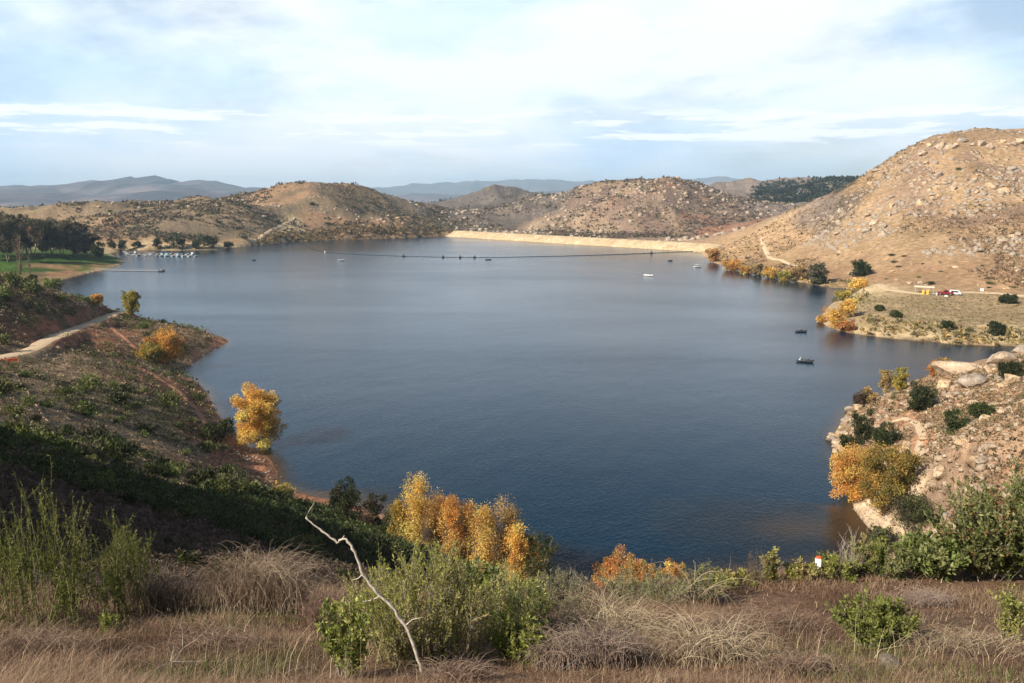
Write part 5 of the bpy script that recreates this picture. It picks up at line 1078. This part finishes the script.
for i in range(24):
    f = i / 23; a = 130 + 66 * f + r.normal() * .5; b_ = 254.3 + 1.2 * f + (1.3 if i % 2 else -.3); p = Pz(a, b_); me, m_ = protos[r.integers(3)]
    root = link('rental_boat', None, loc=(p[0], p[1], .2), rz=R(90 + r.normal() * 14)); tag(root, None, 'boat', 'rental boats at the marina dock'); link('hull', me, root); part_box('bench', root, WHITE, -.4, .4, -.6, .6, .4, .75)
    if i % 5 == 2: part_box('cabin', root, WHITE if i != 17 else TEAL, -1.2, 1.2, -.8, .8, .7, 2.2, bev=.1)
    mb.append(root); mp.append(np.array([p[0], p[1], 0]))
for k, (o, p) in enumerate(sorted(zip(mb, mp), key=lambda q: project(q[1])[0])): o['label'] = ('open rental boat at the marina dock, %s from the left' % (['leftmost', 'second', 'third', 'fourth', 'fifth', 'sixth', 'seventh', 'eighth', 'ninth', 'tenth', 'eleventh', 'twelfth'][k] if k < 12 else '%dth' % (k + 1)))
p = Pz(165, 255.3); root = link('boat_house', None, loc=(p[0], p[1], 0)); tag(root, 'small dark roofed boat house floating among the marina boats', 'boat house'); part_box('wall', root, TEAL, -3, 3, -2, 2, .3, 2.8); part_box('roof', root, HULLD, -3.6, 3.6, -2.6, 2.6, 2.8, 3.5, taper=1.2); part_box('door', root, GLASS, -.6, .6, -2.03, -1.99, .35, 2.4)
# vehicles and shade shelter on the shelf
def facing(px, py): p = hit(px, py); return p, math.atan2(p[1], p[0]) - math.pi / 2
def wheels(root, xs, w, rad):
    for x in xs:
        for y in (-w / 2, w / 2): tw = cyl_part('wheel', root, TYRE, (x, y - .11, rad), (x, y + .11, rad), rad, 16); cyl_part('rim', tw, METAL, (x, y - .125, rad), (x, y + .125, rad), rad * .55, 12)
def profile_body(name, root, mat, pts, w, bev=.06):
    bm = bmesh.new(); L_ = [bm.verts.new((x, -w / 2, z)) for x, z in pts]; R_ = [bm.verts.new((x, w / 2, z)) for x, z in pts]; n = len(pts); bm.faces.new(L_); bm.faces.new(R_[::-1])
    for i in range(n): bm.faces.new((L_[i], R_[i], R_[(i + 1) % n], L_[(i + 1) % n]))
    bmesh.ops.recalc_face_normals(bm, faces=bm.faces[:]); return bmobj(name, bm, mat, root, bev)
p, rz = facing(945, 295); root = link('pickup_truck', None, loc=p, rz=rz + R(8)); tag(root, 'dark red pickup truck parked beside the white van', 'pickup'); root.scale = (1.15,) * 3
profile_body('body', root, REDP, [(-2.7,.45),(2.7,.45),(2.7,1.05),(1.3,1.15),(-.55,1.2),(-2.7,1.2)], 1.9); cab = profile_body('cab', root, REDP, [(-.6,1.19),(1.25,1.14),(.75,1.85),(-.45,1.88)], 1.7); profile_body('side_window', cab, GLASS, [(-.45,1.28),(1.0,1.26),(.65,1.74),(-.35,1.76)], 1.76, 0); profile_body('windscreen', cab, GLASS, [(1.10,1.22),(1.24,1.22),(.80,1.78),(.68,1.78)], 1.5, 0); wheels(root, (-1.7, 1.75), 1.75, .42)
p, rz = facing(955, 295); root = link('van', None, loc=p, rz=rz + R(4)); tag(root, 'white van with dark windows parked right of the red pickup', 'van')
profile_body('body', root, WHITE, [(-2.2,.4),(2.2,.4),(2.25,1.1),(1.8,1.25),(1.3,2.1),(-2.15,2.15)], 1.95); profile_body('side_window', root, GLASS, [(-1.7,1.2),(1.35,1.2),(1.0,1.85),(-1.7,1.88)], 2.0, 0); wheels(root, (-1.4, 1.45), 1.85, .38)
p, rz = facing(924, 293); root = link('picnic_shelter', None, loc=p, rz=rz); tag(root, 'open picnic shelter with a flat tan roof left of the pickup', 'shelter')
part_box('roof', root, TANROOF, -4.2, 4.2, -2.2, 2.2, 2.7, 3.1, taper=.3)
for x in (-3.6, 3.6):
    for y in (-1.8, 1.8): part_box('post', root, WOOD, x - .1, x + .1, y - .1, y + .1, 0, 2.7)
for k, (a, l) in enumerate(((923,'yellow upright bin standing under the shelter, left of two'),(927.5,'yellow upright bin standing under the shelter, right of two'))):
    p2_, rz = facing(a, 294.5); root = link('yellow_bin', None, loc=p2_, rz=rz); tag(root, l, 'bin'); part_box('box', root, YELP, -.5, .5, -.5, .5, 0, 1.9, bev=.06); part_box('lid', root, TANROOF, -.56, .56, -.56, .56, 1.88, 2.05, bev=.04)
p, rz = facing(932, 295); root = link('picnic_table', None, loc=p, rz=rz); tag(root, 'grey picnic table between the shelter and the pickup', 'table'); part_box('table_top', root, WOOD, -1.1, 1.1, -.4, .4, .72, .78)
for y in (-.75, .75): part_box('bench', root, WOOD, -1.1, 1.1, y - .14, y + .14, .42, .47)
for x in (-.8, .8): part_box('leg', root, WOOD, x - .05, x + .05, -.75, .75, .3, .42); part_box('leg', root, WOOD, x - .05, x + .05, -.3, .3, 0, .72)
p, rz = facing(946, 297); root = link('cooler_box', None, loc=p, rz=rz); tag(root, 'white cooler box on the ground in front of the pickup', 'cooler'); part_box('box', root, WHITE, -.6, .6, -.4, .4, 0, .7, bev=.05); part_box('lid', root, TEAL, -.62, .62, -.42, .42, .7, .82, bev=.03)
p, rz = facing(982, 291); root = link('utility_box', None, loc=p, rz=rz); tag(root, 'small white box beside the track right of the van', 'box'); part_box('cabinet', root, WHITE, -.7, .7, -.5, .5, 0, 1.2, bev=.05); part_box('lid', root, METAL, -.75, .75, -.55, .55, 1.2, 1.3, bev=.02)
def standing(px, py, label, cloth, h=1.72):
    p, rz = facing(px, py); root = link('person', None, loc=p, rz=rz); tag(root, label, 'person')
    J = [(0,0,.92),(0,0,1.15),(0,0,1.40),(0,0,1.50),(0,-.01,1.58),(0,-.01,1.66),(.18,0,1.40),(.24,.02,1.12),(.22,-.06,.88),(-.18,0,1.40),(-.25,.02,1.12),(-.2,-.1,.9),(.10,0,.86),(.12,-.02,.48),(.13,.0,.08),(.14,-.12,.04),(-.10,0,.86),(-.13,.04,.48),(-.16,.06,.08),(-.17,-.06,.04)]
    E = [(0,1),(1,2),(2,3),(3,4),(4,5),(2,6),(6,7),(7,8),(2,9),(9,10),(10,11),(0,12),(12,13),(13,14),(14,15),(0,16),(16,17),(17,18),(18,19)]; Rr = [.15,.14,.14,.06,.10,.09,.07,.05,.04,.07,.05,.04,.11,.075,.05,.04,.11,.075,.05,.04]
    me = bpy.data.meshes.new('body'); me.from_pydata(J, E, []); o = link('body', me, root); me.materials.append(cloth); o.modifiers.new('skin', 'SKIN')
    for v, q in zip(me.skin_vertices[0].data, Rr): v.radius = (q, q)
    me.skin_vertices[0].data[0].use_root = True; o.modifiers.new('sub', 'SUBSURF').render_levels = 1
    bm = bmesh.new(); bmesh.ops.create_uvsphere(bm, u_segments=12, v_segments=8, radius=.12)
    for v in bm.verts: v.co = Vector((v.co.x * .85, v.co.y - .01, v.co.z * 1.15 + 1.62))
    bmobj('face', bm, SKIN, root)
standing(936.5, 296, 'person in pale clothes standing left of the pickup', WHITEC)
# orange barrier by the dirt road, white marker on the lip
p, rz = facing(7, 362); root = link('road_barrier', None, loc=p, rz=rz); tag(root, 'bright orange plastic barrier beside the dirt road', 'barrier')
for x in (-.95, .95): part_box('panel', root, ORANGE, x - .85, x + .85, -.2, .2, .12, .62, bev=.06); part_box('foot', root, ORANGE, x - .7, x + .7, -.35, .35, 0, .14)
p, rz = facing(817, 579); root = link('marker_post', None, loc=p, rz=rz); tag(root, 'small white box marker with a red top on the lip', 'marker'); q = .055
part_box('post', root, WOOD, -.02, .02, -.02, .02, -.1, .30); part_box('box', root, WHITE, -q, q, -q * .7, q * .7, .26, .42, bev=.008); part_box('cap', root, ORANGE, -q * .8, q * .8, -q * .6, q * .6, .42, .45, bev=.005)
for o in COL.objects:
    if o.name.startswith('cooler') and 0: pass
